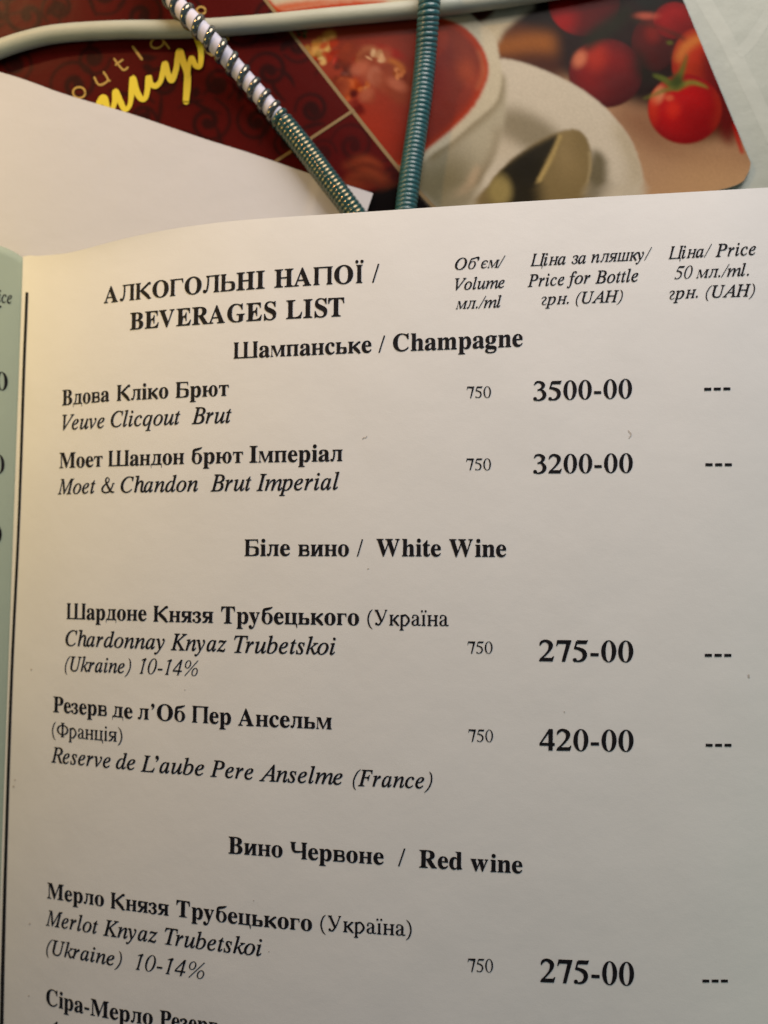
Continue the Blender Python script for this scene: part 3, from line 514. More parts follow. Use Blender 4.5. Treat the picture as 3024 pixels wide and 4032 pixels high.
Iz *&(D)e(G)=(O(r(X(Y([(E(W(1(K(-(I(*(G&}(O(,(`*U+C*A+@*-+?)r+@)]+F)J+K)9+M)*+K(y+E(p+;(g+,([+2(h+R(v+i)*+v)<+z)Y+x*#+q*H+i*`+g*r+i+%+q+2+x+8+{+?+s+>+n+8+f(g)#({)&)3)()M)&)f(})|(x*5(v*T)%*k)H*u)C*j(|*_(e*S(T*G(J*8(F
'''
load_table(TABLE_DATA)

# ---------------------------------------------------------------- table
TZ = -2.42
def tcloth(x, y): return TZ - .02 + .012 * math.sin(x * .9 + y * .5)
n = 60
V = [(-40 + 80 * i / n, -40 + 80 * j / n, TZ) for j in range(n + 1) for i in range(n + 1)]
F = [(j * (n + 1) + i, j * (n + 1) + i + 1, (j + 1) * (n + 1) + i + 1, (j + 1) * (n + 1) + i) for j in range(n) for i in range(n)]
CLOTH = mat('table_cloth', (.34, .37, .335), .55, bump=[(1.0, .05), (40, .003)], mottle=(.5, .06))
b_ = V[:]
tag(obj('table', V, F, CLOTH), 'pale grey-green cloth covered table top under everything', kind='structure')

# pale woven bands in the cloth, seen beside the card
BAND = mat('cloth_band', (.38, .41, .375), .6, bump=[(1.0, .05)])
def tband(pts, w):
    V = []; 
    for i, (px, py) in enumerate(pts):
        a = pts[max(i - 1, 0)]; b = pts[min(i + 1, len(pts) - 1)]
        dx, dy = b[0] - a[0], b[1] - a[1]; r = math.hypot(dx, dy)
        for s_ in (-.5, .5):
            zb = TZ + (.0015 if w > 50 else .003); X, Y = ray(px - dy / r * w * s_, py + dx / r * w * s_, zb); V.append((X, Y, zb))
    return V, [(2 * i, 2 * i + 1, 2 * i + 3, 2 * i + 2) for i in range(len(pts) - 1)]
TABLE = bpy.data.objects['table']
for pts, w in (([(2700, -120), (2860, 150), (2990, 420), (3130, 720)], 60), ([(3100, -60), (2960, 160), (2905, 215)], 46)):
    v, f = tband(pts, w); obj('cloth_band', v, f, BAND, TABLE)

# ---------------------------------------------------------------- printed card (soup photograph and red damask)
CZ = -2.34
GW, GH = 760, 290
y0c, y1c = -140, 1020
def xright(y):
    if y < 640: return 2690 + (y * 245 / 590)
    if y < 700: return 2955.8 - 22 * ((y - 640) / 60) ** 2
    if y < 745: return 2933.8 - 90 * ((y - 700) / 45) ** 2
    return 2843.8 - (y - 745) * 3.2
rows = np.linspace(y0c, y1c, GH)
xr = np.array([xright(y) for y in rows])
XL = -140
u = np.linspace(0, 1, GW)
GX = XL + (xr[:, None] - XL) * u[None, :]
GY = np.repeat(rows[:, None], GW, 1)
img = np.zeros((GH, GW, 3))
CELL = 4.0
def inside(poly):
    m = np.zeros(GX.shape, bool); n = len(poly)
    for i in range(n):
        x1, y1 = poly[i]; x2, y2 = poly[(i + 1) % n]
        if y1 == y2: continue
        c = ((GY >= min(y1, y2)) & (GY < max(y1, y2)))
        m ^= c & (GX < x1 + (GY - y1) * (x2 - x1) / (y2 - y1))
    return m.astype(float)
def blur(a, r):
    r = int(r)
    if r < 1: return a
    for ax in (0, 1, 0, 1):
        p = np.pad(a, [(r, r) if i == ax else (0, 0) for i in range(a.ndim)], mode='edge')
        c = np.cumsum(p, axis=ax)
        z = np.zeros_like(np.take(c, [0], axis=ax)); c = np.concatenate([z, c], axis=ax)
        k = 2 * r + 1; n_ = a.shape[ax]
        a = (np.take(c, range(k, k + n_), axis=ax) - np.take(c, range(0, n_), axis=ax)) / k
    return a
def smooth(pts, n=8, closed=True):
    q = []; m = len(pts)
    for i in range(m if closed else m - 1):
        g = (lambda j: pts[j % m]) if closed else (lambda j: pts[min(max(j, 0), m - 1)])
        a, b, c, d = g(i - 1), g(i), g(i + 1), g(i + 2)
        for k in range(n):
            t = k / n
            q.append(tuple(.5 * (2 * b[j] + (c[j] - a[j]) * t + (2 * a[j] - 5 * b[j] + 4 * c[j] - d[j]) * t * t + (3 * b[j] - a[j] - 3 * c[j] + d[j]) * t ** 3) for j in range(len(a))))
    if not closed: q.append(tuple(pts[-1]))
    return q
def paint(mask, c, a=1.0):
    global img
    m = (mask * a)[..., None]
    img = img * (1 - m) + np.array(lin(c)) * m
def fill(pts, c, soft=1, a=1.0, sm=True, clip=None):
    m = blur(inside(smooth(pts) if sm else pts), soft)
    if clip is not None: m = m * clip
    paint(m, c, a); return m
def disc(cx, cy, rx, ry, c, soft=.25, a=1.0, clip=None, rot=0):
    co_, si = math.cos(rot), math.sin(rot)
    dx, dy = GX - cx, GY - cy
    d = np.sqrt(((dx * co_ + dy * si) / rx) ** 2 + ((-dx * si + dy * co_) / ry) ** 2)
    m = np.clip((1 + soft - d) / (2 * soft), 0, 1); m = m * m * (3 - 2 * m)
    if clip is not None: m = m * clip
    paint(m, c, a); return m
def stroke(pts, c, soft=1, a=1.0, clip=None, mask=None):
    """pts (x, y, radius) stamped along a smooth line"""
    q = smooth(pts, 10, False)
    m = np.zeros(GX.shape) if mask is None else mask
    for x, y, r in q:
        i = int(round((y - y0c) / (y1c - y0c) * (GH - 1)))
        k = int(r / CELL) + 3
        a0, a1 = max(i - k, 0), min(i + k + 1, GH)
        if a0 >= a1: continue
        j = int(round((x - XL) / (xr[min(max(i, 0), GH - 1)] - XL) * (GW - 1)))
        b0, b1 = max(j - k - 4, 0), min(j + k + 5, GW)
        if b0 >= b1: continue
        d = np.hypot(GX[a0:a1, b0:b1] - x, GY[a0:a1, b0:b1] - y)
        m[a0:a1, b0:b1] = np.maximum(m[a0:a1, b0:b1], np.clip((r - d) / 4 + .5, 0, 1))
    if mask is None:
        m = blur(m, soft)
        if clip is not None: m = m * clip
        paint(m, c, a)
    return m
# red damask with dark scrolls
img[:] = lin((108, 30, 26))
msk = np.zeros(GX.shape)
def scroll(cx, cy, R, a0, sgn, turns=1.6, w=11):
    P = []
    for k in range(16):
        t = k / 15
        r = R * (1 - t) ** 1.15 + 8
        an = a0 + sgn * t * turns * 6.283
        P.append((cx + r * math.cos(an), cy + r * math.sin(an), w * (.45 + .9 * t)))
    stroke(P, None, mask=msk)
    x, y, _ = P[-1]; stroke([(x, y, w * 1.9), (x + 3, y + 3, w * 1.9)], None, mask=msk)
for (cx, cy, R, a0, sg) in ((300, 330, 95, 2.6, 1), (110, 60, 120, .4, -1), (560, 60, 90, 3.5, 1), (365, 230, 60, 0, 1), (1060, 280, 85, 2, 1), (860, 330, 60, 1, -1),
                           (1010, 480, 70, 4, -1), (1230, 430, 60, 3, 1), (820, 480, 85, 5, 1), (1390, 570, 80, 3.3, 1), (1270, 600, 45, 0, -1), (1130, 560, 50, 1, 1), (60, 250, 60, 1, -1),
                           (640, 330, 70, 2, 1), (1180, 180, 60, 2.6, -1), (1080, 60, 80, 1, 1), (730, 60, 70, 4, 1), (230, 30, 60, 2.2, 1), (1550, 690, 60, 4, 1), (560, 470, 60, 2, -1), (950, 110, 70, 0, 1), (30, -40, 90, 1, 1), (420, -30, 80, 2, -1)):
    scroll(cx, cy, R * 1.05, a0, sg)
for _ in range(70):                                                   # leaves and long stems between the scrolls
    x, y = rng.uniform(-80, 1600), rng.uniform(-100, 780); an = rng.uniform(0, 6.28); L_ = rng.uniform(40, 150); cv = rng.uniform(-1.2, 1.2)
    P = []
    for k in range(6):
        t = k / 5; P.append((x, y, 3 + 13 * math.sin(3.14 * min(t * 1.1, 1)) * (1 if L_ < 80 else .45)))
        x += math.cos(an) * L_ / 5; y += math.sin(an) * L_ / 5; an += cv / 5
    stroke(P, None, mask=msk)
paint(blur(msk, 1), (62, 30, 28), .9)
fill([(1395, 425), (1750, 860), (1500, 1050), (1050, 640)], (110, 22, 26), 1, .30, sm=False)
# lower vignette of the damask panel: orange brush marks and a black ground
fill([(1400, 800), (1480, 750), (1600, 720), (1760, 830), (1740, 1020), (1380, 1020)], (24, 17, 18), 3)
for a_, b_, c_, d_ in ((1355, 650, 1520, 700), (1370, 690, 1540, 735), (1390, 630, 1500, 655), (1350, 720, 1440, 745)):
    stroke([(a_, b_, 7), ((a_ + c_) / 2, (b_ + d_) / 2 - 14, 15), (c_, d_, 9)], (190, 96, 58), 3, .75)
stroke([(1375, 665, 4), (1450, 650, 6), (1520, 690, 4)], (60, 20, 18), 2, .8)
stroke([(1370, 712, 4), (1450, 705, 7), (1530, 735, 8)], (40, 18, 18), 3, .9)
# photographic panel right of the gold line
panel = inside([(1028, -140), (1045, 0), (1390, 440), (1600, 700), (1712, 810), (1900, 1020), (3100, 1020), (3100, -140)])
panel = np.clip(blur(panel, 1), 0, 1)
paint(panel, (96, 50, 24))
P_ = panel
fill([(1950, -140), (2250, -140), (2250, 130), (2050, 90)], (32, 20, 12), 6, .95, clip=P_)
stroke([(1950, 190, 34), (2120, 165, 36), (2280, 190, 34)], (196, 122, 48), 7, .9, clip=P_)
stroke([(1960, 240, 14), (2250, 255, 16)], (84, 36, 18), 5, .8, clip=P_)
# table linen in the printed photograph
fill([(2200, 330), (2560, 380), (2700, 560), (3000, 560), (3000, 1020), (2350, 1020)], (212, 172, 134), 6, clip=P_)
fill([(2380, 420), (2600, 400), (2680, 560), (2860, 600), (2930, 560), (2960, 640), (2800, 680), (2500, 560)], (150, 98, 70), 14, .7, clip=P_)
fill([(2600, 680), (2960, 660), (2990, 1020), (2500, 1020)], (228, 186, 140), 16, .8, clip=P_)
# tomatoes
fill([(2250, -140), (2770, -140), (2850, 200), (2800, 420), (2560, 420), (2240, 300), (2190, 100)], (44, 20, 14), 6, clip=P_)
def tomato(cx, cy, rx, ry, dark, mid, hi, hx, hy, hr, a=1.0):
    m = disc(cx, cy, rx, ry, dark, .05, a, P_)
    disc(cx - rx * .12, cy - ry * .1, rx * .82, ry * .82, mid, .55, .95, m)
    disc(cx + rx * .35, cy + ry * .35, rx * .55, ry * .5, dark, .9, .6, m)
    disc(hx, hy, hr, hr * 1.25, hi, .8, .85, m)
    return m
tomato(2300, 10, 140, 132, (84, 12, 12), (150, 12, 14), (196, 14, 12), 2205, 70, 55)
tomato(2576, 170, 90, 110, (70, 18, 14), (108, 22, 16), (150, 34, 20), 2570, 130, 28)
tomato(2655, 80, 82, 72, (128, 14, 16), (180, 24, 26), (226, 84, 66), 2535, 62, 30)
disc(2545, 62, 42, 14, (235, 120, 95), .8, .7, P_)
tomato(2385, 288, 145, 136, (84, 20, 24), (160, 28, 26), (206, 60, 34), 2345, 220, 42)
disc(2283, 232, 24, 34, (246, 150, 110), .7, .85, P_, .5)
tomato(2745, 250, 100, 140, (150, 30, 18), (206, 66, 22), (214, 60, 24), 2740, 190, 40)
stroke([(2670, 235, 10), (2700, 185, 14), (2750, 152, 13)], (245, 170, 80), 3, .85, P_)
fill([(2770, 200), (2860, 300), (2900, 520), (2850, 560), (2780, 330)], (120, 16, 20), 4, .85, clip=P_)
t3 = tomato(2697, 430, 145, 137, (146, 12, 18), (212, 16, 20), (236, 52, 28), 2650, 430, 26)
disc(2590, 372, 24, 36, (250, 166, 120), .6, .9, t3, .35)
disc(2635, 385, 16, 12, (240, 120, 80), .8, .8, t3)
disc(2570, 420, 22, 60, (238, 70, 30), .9, .6, t3)
stroke([(2820, 350, 8), (2838, 430, 10), (2815, 510, 8)], (214, 84, 44), 4, .6, t3)
# dark stalks and the green calyx
stroke([(2310, 190, 10), (2335, 150, 30), (2420, 90, 32), (2470, 40, 20)], (42, 42, 22), 3, .95, P_)
stroke([(2500, -20, 20), (2560, 10, 30), (2600, -40, 40)], (24, 34, 28), 4, .9, P_)
stroke([(2490, 80, 6), (2600, 110, 6), (2690, 150, 8)], (60, 50, 28), 2, .8, P_)
stroke([(2520, 200, 12), (2530, 280, 24), (2560, 310, 16)], (36, 34, 18), 5, .9, P_)
disc(2637, 168, 12, 8, (112, 120, 40), .8, .8, P_)
G1, G2 = (110, 122, 44), (70, 86, 30)
stroke([(2578, 298, 7), (2610, 310, 11), (2650, 335, 15), (2680, 330, 12)], G1, 1, .95, P_)
stroke([(2655, 335, 14), (2680, 290, 12), (2698, 240, 6), (2704, 215, 3)], G1, 1, .95, P_)
stroke([(2665, 345, 12), (2720, 325, 9), (2765, 335, 6), (2785, 345, 3)], (150, 150, 62), 1, .95, P_)
stroke([(2660, 345, 10), (2610, 358, 8), (2560, 380, 5), (2535, 388, 3)], (134, 134, 60), 1, .95, P_)
disc(2665, 322, 26, 28, G2, .7, .9, P_)
stroke([(2890, 490, 4), (2905, 545, 8), (2922, 600, 6)], (206, 30, 24), 1, .95, P_)
# saucer
SAU = [(1700, 1020), (1800, 300), (1950, 236), (2060, 248), (2200, 303), (2299, 358), (2374, 417), (2433, 480), (2482, 550), (2512, 620), (2531, 700), (2538, 800), (2530, 1020)]
ms = fill(SAU, (240, 230, 208), 1, clip=P_)
disc(2150, 500, 520, 330, (244, 234, 214), .3, .5, ms)
stroke([(2440, 500, 22), (2500, 640, 24), (2515, 800, 26)], (196, 178, 138), 7, .7, ms)
fill([(1960, 440), (2030, 425), (2120, 460), (2190, 510), (2215, 560), (2110, 600), (2010, 560), (1950, 520)], (160, 148, 118), 6, .85, clip=ms)
stroke([(1960, 600, 26), (1990, 560, 30), (2010, 620, 20)], (230, 216, 190), 8, .6, ms)
# handle
fill([(1700, -60), (1760, 66), (1840, 60), (1882, 92), (1925, 66), (1945, 40), (2100, 20), (2085, 40), (2030, 80), (1985, 122), (1960, 170), (1900, 190), (1780, 90)], (236, 224, 192), 2, clip=P_, sm=False)
fill([(1700, -140), (2120, -140), (2100, 30), (1940, 38), (1700, 60)], (236, 226, 196), 2, clip=P_, sm=False)
fill([(1848, 40), (1945, 28), (1915, 68), (1888, 78), (1862, 66)], (92, 40, 20), 1, clip=P_)
# cup
OUT = [(1060, -140), (1500, -140), (1760, -60), (1860, 60), (1945, 140), (1965, 217), (1976, 289), (1966, 366), (1942, 415), (1860, 484), (1786, 550), (1709, 600), (1640, 650), (1500, 700), (1200, 600)]
body = [(1900, 300), (1976, 289), (1992, 380), (1984, 480), (1972, 540), (1944, 628), (1888, 725), (1866, 800), (1840, 1020), (1600, 1020), (1500, 700), (1700, 560)]
mb = fill(body, (216, 208, 182), 2, clip=P_)
fill([(1500, 700), (1660, 640), (1780, 590), (1860, 640), (1840, 760), (1700, 1020), (1500, 1020)], (146, 136, 100), 14, .85, clip=mb)
stroke([(1968, 505, 8), (1950, 600, 12), (1890, 700, 12), (1850, 790, 12)], (150, 128, 92), 4, .8, mb)
stroke([(1880, 660, 10), (1850, 720, 14), (1825, 760, 10)], (232, 206, 172), 3, .8, mb)
stroke([(1976, 300, 9), (1958, 400, 12), (1850, 505, 13), (1700, 618, 14)], (150, 132, 90), 3, .8, P_)
mo = fill(OUT, (238, 228, 200), 1, clip=P_)
SOUP = [(1040, 0), (1110, 42), (1250, 22), (1400, 8), (1560, 14), (1733, 68), (1812, 98), (1866, 142), (1906, 202), (1924, 275), (1908, 340), (1865, 420), (1788, 501), (1682, 588), (1640, 620), (1600, 640), (1500, 660), (1100, 600), (950, 200)]
msp = fill(SOUP, (214, 74, 26), 1, clip=P_)
SOUP2 = [(1060, 60), (1250, 50), (1400, 34), (1560, 36), (1725, 86), (1800, 116), (1848, 158), (1884, 212), (1900, 275), (1884, 335), (1842, 415), (1770, 492), (1668, 578), (1500, 650), (1100, 600)]
m2 = fill(SOUP2, (168, 70, 48), 3, clip=msp)
disc(1560, 430, 260, 200, (150, 48, 38), .8, .8, m2, .6)
disc(1400, 330, 260, 160, (190, 84, 58), .9, .6, m2)
disc(1450, 520, 120, 120, (196, 70, 44), .9, .7, m2)
disc(1830, 250, 34, 70, (226, 104, 62), .9, .8, m2, -.3)
disc(1790, 210, 70, 50, (134, 54, 48), .9, .6, m2)
disc(1700, 300, 60, 90, (156, 40, 34), .9, .6, m2)
stroke([(1885, 200, 4), (1904, 280, 5), (1880, 350, 4)], (240, 170, 120), 2, .7, msp)
fill([(1100, 44), (1300, 16), (1500, 4), (1500, -6), (1250, 0), (1090, 20)], (232, 96, 30), 2, .9, clip=P_)
# shrimps, herbs and froth in the soup
def lump(x, y, r, c, n_=7, spread=1.0, clip=None):
    for _ in range(n_):
        dv = int(rng.normal() * 30)
        disc(x + rng.normal() * r * .8 * spread, y + rng.normal() * r * .5 * spread, r * rng.uniform(.3, .7), r * rng.uniform(.2, .5), tuple(min(255, max(0, v + dv)) for v in c), .6, .85, m2 if clip is None else clip, rng.uniform(0, 3))
lump(1190, 140, 20, (70, 82, 34), 8)
lump(1260, 170, 40, (232, 170, 84), 14)
lump(1250, 215, 30, (240, 196, 120), 8)
lump(1330, 210, 34, (214, 76, 34), 9)
lump(1350, 240, 26, (190, 40, 24), 6)
lump(1340, 290, 40, (84, 30, 22), 9)
lump(1390, 340, 46, (224, 110, 50), 12)
lump(1430, 350, 24, (238, 140, 70), 6)
lump(1440, 220, 24, (232, 150, 96), 6)
lump(1400, 400, 40, (140, 40, 26), 6)
stroke([(1420, 250, 10), (1430, 205, 12), (1470, 195, 10), (1520, 225, 12)], (226, 158, 110), 2, .8, m2)
stroke([(1475, 225, 10), (1530, 240, 16), (1580, 270, 14), (1570, 300, 12)], (236, 150, 74), 2, .85, m2)
stroke([(1440, 240, 8), (1460, 270, 12), (1480, 300, 10)], (206, 130, 100), 3, .7, m2)
disc(1515, 262, 30, 16, (120, 30, 24), .8, .8, m2)
disc(1600, 310, 50, 18, (120, 24, 26), .9, .8, m2)
disc(1540, 205, 46, 16, (196, 34, 20), .9, .8, m2, .4)
lump(1470, 300, 80, (186, 96, 66), 16, 1.0)
lump(1480, 215, 22, (236, 186, 140), 8)
lump(1560, 285, 20, (230, 140, 80), 7)
lump(1225, 250, 22, (120, 52, 30), 6)
# spoon
SP = [(1890, 820), (1931, 718), (1999, 641), (2062, 593), (2134, 549), (2206, 518), (2269, 511), (2306, 540), (2327, 595), (2328, 670), (2306, 760), (2290, 840)]
mp = fill([(2330, 600), (2378, 612), (2390, 660), (2388, 720), (2350, 790), (2290, 800)], (120, 110, 78), 3, .9, clip=ms)
mp = fill(SP, (162, 142, 98), 1, clip=ms)
disc(2240, 600, 50, 90, (180, 158, 112), .9, .8, mp)
disc(2290, 560, 50, 60, (150, 130, 86), .9, .5, mp)
fill([(1950, 700), (2062, 600), (2134, 556), (2198, 530), (2190, 580), (2125, 705), (2130, 860), (1960, 860)], (58, 52, 36), 2, clip=mp)
disc(1968, 752, 46, 62, (190, 172, 112), .5, .95, mp)
disc(2070, 660, 50, 60, (48, 44, 34), .9, .7, mp)
stroke([(2206, 536, 7), (2170, 620, 9), (2122, 712, 9)], (222, 196, 130), 1, .9, mp)
stroke([(2322, 600, 4), (2324, 670, 5), (2304, 760, 5)], (224, 206, 160), 1, .8, mp)
# print grain
img = blur(img, 0)
img *= (1 + rng.normal(0, .035, img.shape[:2]))[..., None]
img = np.clip(img, 0, 1) ** 1.10 * .50

SC = K * (D - CZ) / D
PX = (GX - 1512) * SC; PY = (2016 - GY) * SC
CARD = empty('menu_card')
tag(CARD, 'glossy red and brown menu card printed with a soup bowl and tomatoes', 'menu card')
nv = GW * GH
VV = np.stack([PX.ravel(), PY.ravel(), np.full(nv, CZ)], 1)
idx = np.arange(nv).reshape(GH, GW)
FF = np.stack([idx[:-1, :-1].ravel(), idx[1:, :-1].ravel(), idx[1:, 1:].ravel(), idx[:-1, 1:].ravel()], 1)
me = bpy.data.meshes.new('printed_face'); me.from_pydata(VV.tolist(), [], FF.tolist())
ca = me.color_attributes.new('print', 'FLOAT_COLOR', 'POINT')
ca.data.foreach_set('color', np.concatenate([img.reshape(-1, 3), np.ones((nv, 1))], 1).ravel().astype(np.float32))
m = mat('card_print', (.5, .5, .5), .3, bump=[(1.2, .01)], spec=.05)
at = m.node_tree.nodes.new('ShaderNodeAttribute'); at.attribute_name = 'print'
m.node_tree.links.new(at.outputs['Color'], m.node_tree.nodes['Principled BSDF'].inputs['Base Color'])
me.materials.append(m)
o = bpy.data.objects.new('printed_face', me); col.objects.link(o); o.parent = CARD
# white core of the card: underside and cut edge
ring_i = list(idx[0, ::8]) + list(idx[::4, -1]) + list(idx[-1, ::-8]) + list(idx[::-4, 0])
Vt = [tuple(VV[i][:2]) for i in ring_i]; n = len(Vt)
V = [(x, y, CZ - .002) for x, y in Vt] + [(x, y, CZ - .045) for x, y in Vt]
obj('card_core', V, [(i, (i + 1) % n, n + (i + 1) % n, n + i) for i in range(n)] + [tuple(range(n, 2 * n))], mat('card_edge', (.6, .55, .5), .6), CARD, False)

def ribbon(pts, z, closed=False, n=8):
    q = smooth(pts, n, closed) if len(pts) > 2 else pts
    V = []; m = len(q)
    for i, (x, y, w) in enumerate(q):
        a = q[(i - 1) % m] if closed else q[max(i - 1, 0)]
        b = q[(i + 1) % m] if closed else q[min(i + 1, m - 1)]
        dx, dy = b[0] - a[0], b[1] - a[1]; r = math.hypot(dx, dy) or 1
        for s_ in (-.5, .5):
            X, Y = ray(x - dy / r * w * s_, y + dx / r * w * s_, z); V.append((X, Y, z + i * 8e-5))
    F = [(2 * i, 2 * i + 1, (2 * i + 3) % (2 * m), (2 * i + 2) % (2 * m)) for i in range(m if closed else m - 1)]
    return V, F
def join(parts):
    V, F = [], []
    for v, f in parts:
        b = len(V); V += v; F += [tuple(b + i for i in t) for t in f]
    return V, F
def capped(pts, z):
    out = [ribbon(pts, z)]
    for n_, (x, y, w) in enumerate((pts[0], pts[-1])):
        z = z - .0006
        v = []
        for i in range(14):
            X, Y = ray(x + w / 2 * math.cos(i * .4488), y + w / 2 * math.sin(i * .4488), z); v.append((X, Y, z))
        out.append((v, [tuple(range(14))]))
    return out
for pts in ([(1028, -22, 13), (1045, 0, 13), (1210, 210, 13), (1390, 440, 14), (1600, 700, 14), (1760, 868, 14)], [(1395, 432, 12), (1240, 534, 12), (1060, 652, 12)]):
    v, f = ribbon(pts, CZ + .003 + (.006 if pts[0][0] > 1300 else 0)); obj('gold_line', v, f, GOLD, CARD, False)
W = 22
script = [[(378, 440, W), (395, 398, 26), (410, 388, 30), (424, 428, W), (440, 434, 18), (452, 400, 22), (455, 360, 24), (475, 402, 24), (492, 432, 20), (512, 412, 18), (519, 355, 24), (524, 308, 24), (537, 357, 26), (555, 388, 24), (572, 388, 20), (581, 355, 22), (586, 305, 24), (594, 330, 22), (613, 340, 22), (632, 322, 20), (642, 285, 22), (651, 252, 24), (661, 290, 24), (677, 318, 24), (694, 275, 22), (700, 230, 22), (709, 204, 26), (722, 245, 26), (738, 290, 26), (738, 340, 28), (733, 400, 24)],
          [(738, 292, 22), (745, 252, 18), (755, 228, 20), (770, 258, 22), (788, 258, 20), (791, 200, 22), (775, 150, 22), (770, 110, 18)]]
v, f = join([p for k_, s_ in enumerate(script) for p in capped(s_, CZ + .006 + .025 * k_)])
obj('script_lettering', v, f, YELLOW, CARD, False)
def circ(cx, cy, rx, ry, w, rot=0, n=18, a0=0, a1=6.283):
    out = []
    for i in range(n + 1):
        a = a0 + (a1 - a0) * i / n; x, y = rx * math.cos(a), ry * math.sin(a)
        out.append((cx + x * math.cos(rot) - y * math.sin(rot), cy + x * math.sin(rot) + y * math.cos(rot), w))
    return out
letters = [[circ(312, 365, 24, 21, 8)], [[(372, 305, 8), (385, 330, 8), (402, 333, 9), (425, 315, 8), (408, 284, 8)], [(425, 315, 8), (432, 318, 8)]],
           [[(450, 232, 8), (472, 262, 8), (488, 276, 8), (503, 266, 8)], [(456, 255, 8), (482, 236, 8)]], [[(523, 184, 10), (558, 232, 10)]],
           [circ(619, 170, 26, 19, 8, -.4), [(636, 150, 8), (666, 190, 8)]], [circ(792, 42, 17, 14, 8, 0)], [[(893, 138, 9), (898, 155, 9)]], [[(815, 205, 9), (835, 216, 12)]]]
for L_ in letters:
    v, f = join([p for k_, s_ in enumerate(L_) for p in capped(s_, CZ + .005 + .003 * k_)]); obj('letter', v, f, YELLOW2, CARD, False)

# ---------------------------------------------------------------- plain sheet lying over the card
def sheet_top():
    pts = smooth([(-420, 190), (0, 284), (241, 366), (386, 410), (530, 453), (800, 545), (970, 598), (1082, 636), (1220, 684), (1366, 728), (1469, 761)], 8, False)
    return pts
top = sheet_top()
V, F = [], []
R_ = 14
for i, (x, y) in enumerate(top):
    for j in range(R_ + 1):
        t = j / R_
        ex, ey = x - 60 * t - 450 * t * max(0, (x - 400) / 1069) ** 2, y + 1500 * t
        z = -2.30 + .015 * math.exp(-t * 9) * (1 + .5 * math.sin(i * .12)) - .0 * t
        z = max(z, CZ + .03)
        if x > 1240: z += .02
        X, Y = ray(ex, ey, z); V.append((X, Y, z))
for i in range(len(top) - 1):
    for j in range(R_):
        a = i * (R_ + 1) + j; F.append((a, a + 1, a + R_ + 2, a + R_ + 1))
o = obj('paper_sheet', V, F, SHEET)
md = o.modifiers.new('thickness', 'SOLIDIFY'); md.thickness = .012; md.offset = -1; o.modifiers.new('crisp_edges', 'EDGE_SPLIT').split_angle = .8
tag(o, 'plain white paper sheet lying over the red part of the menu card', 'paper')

# ---------------------------------------------------------------- cables
def path3(pts, n=20):
    """pts (px, py, z) -> dense world points"""
    q = smooth(pts, n, False); out = []
    for x, y, z in q:
        X, Y = ray(x, y, z); out.append(Vector((X, Y, z)))
    return out
def frames(P):
    T = [(P[min(i + 1, len(P) - 1)] - P[max(i - 1, 0)]).normalized() for i in range(len(P))]
    N = T[0].orthogonal().normalized(); out = []
    for t in T:
        N = (N - t * N.dot(t)).normalized(); out.append((N.copy(), t.cross(N)))
    return T, out
def tube(P, r, n=16):
    T, fr = frames(P); V, F = [], []
    for p, (a, b) in zip(P, fr):
        V += [tuple(p + (a * math.cos(6.28318 * k / n) + b * math.sin(6.28318 * k / n)) * r) for k in range(n)]
    for i in range(len(P) - 1):
        for k in range(n):
            F.append((i * n + k, i * n + (k + 1) % n, (i + 1) * n + (k + 1) % n, (i + 1) * n + k))
    F.append(tuple(range(n))); F.append(tuple((len(P) - 1) * n + k for k in range(n)))
    return V, F
def helix(P, R, pitch, rwire, s0=0, s1=None, per=16, phase=0, nw=8, hand=1):
    """wire wound round path P; pitch(s) gives the rise per turn"""
    T, fr = frames(P)
    S = [0]
    for i in range(1, len(P)): S.append(S[-1] + (P[i] - P[i - 1]).length)
    s1 = S[-1] if s1 is None else s1
    C = []; s, an, i = s0, phase, 0
    while s < s1:
        while i < len(S) - 2 and S[i + 1] < s: i += 1
        t = (s - S[i]) / max(S[i + 1] - S[i], 1e-9)
        p = P[i].lerp(P[i + 1], t); a, b = fr[i]
        C.append(p + (a * math.cos(an) + b * math.sin(an)) * R)
        an += hand * 6.28318 / per; s += pitch(s) / per * (1 + .10 * math.sin(s * 3.1) * math.sin(s * 7.7 + 1))
    return tube(C, rwire, nw)

RW = 33 * K * (D + 2.2) / D
P = path3([(-160, 262, CZ + RW), (0, 193, CZ + RW), (120, 155, CZ + RW), (240, 132, CZ + RW), (460, 118, CZ + RW), (740, 114, CZ + RW), (1000, 97, CZ + RW), (1300, 68, CZ + RW), (1650, 36, CZ + RW), (1900, 6, CZ + RW), (2168, -34, CZ + RW), (2500, -100, CZ + RW)])
v, f = tube(P, RW, 24)
tag(obj('white_cable', v, f, RUBBER), 'plain off-white cable running across the card beneath both coiled cables', 'cable')

RC = 33 * K * (D + 2.1) / D
def hz(over): return CZ + .02 + RC * 1.35 + over
A = [(560, -160, hz(.06)), (640, -62, hz(.14)), (700, 20, hz(.26)), (770, 92, hz(.33)), (845, 172, hz(.26)), (930, 268, hz(.12)), (1020, 372, hz(.06)), (1095, 460, hz(.04)), (1180, 562, hz(.04)), (1290, 704, hz(.05)), (1385, 828, hz(.06)), (1470, 950, hz(.05)), (1520, 1040, hz(.05))]
P = path3(A)
C1 = empty('coiled_cable')
tag(C1, 'white cable lying diagonally, wrapped in a wire spiral loose above and tight below', 'cable', 'cables wrapped in wire spirals')
v, f = tube(P, RC, 20); obj('cable_core', v, f, INNER, C1)
S = [0]
for i in range(1, len(P)): S.append(S[-1] + (P[i] - P[i - 1]).length)
i0 = min(range(len(P)), key=lambda i: abs(P[i].x - ray(1100, 460, P[i].z)[0]) + abs(P[i].y - ray(1100, 460, P[i].z)[1]))
s_t = S[i0]
U_ = K * (D + 2.1) / D
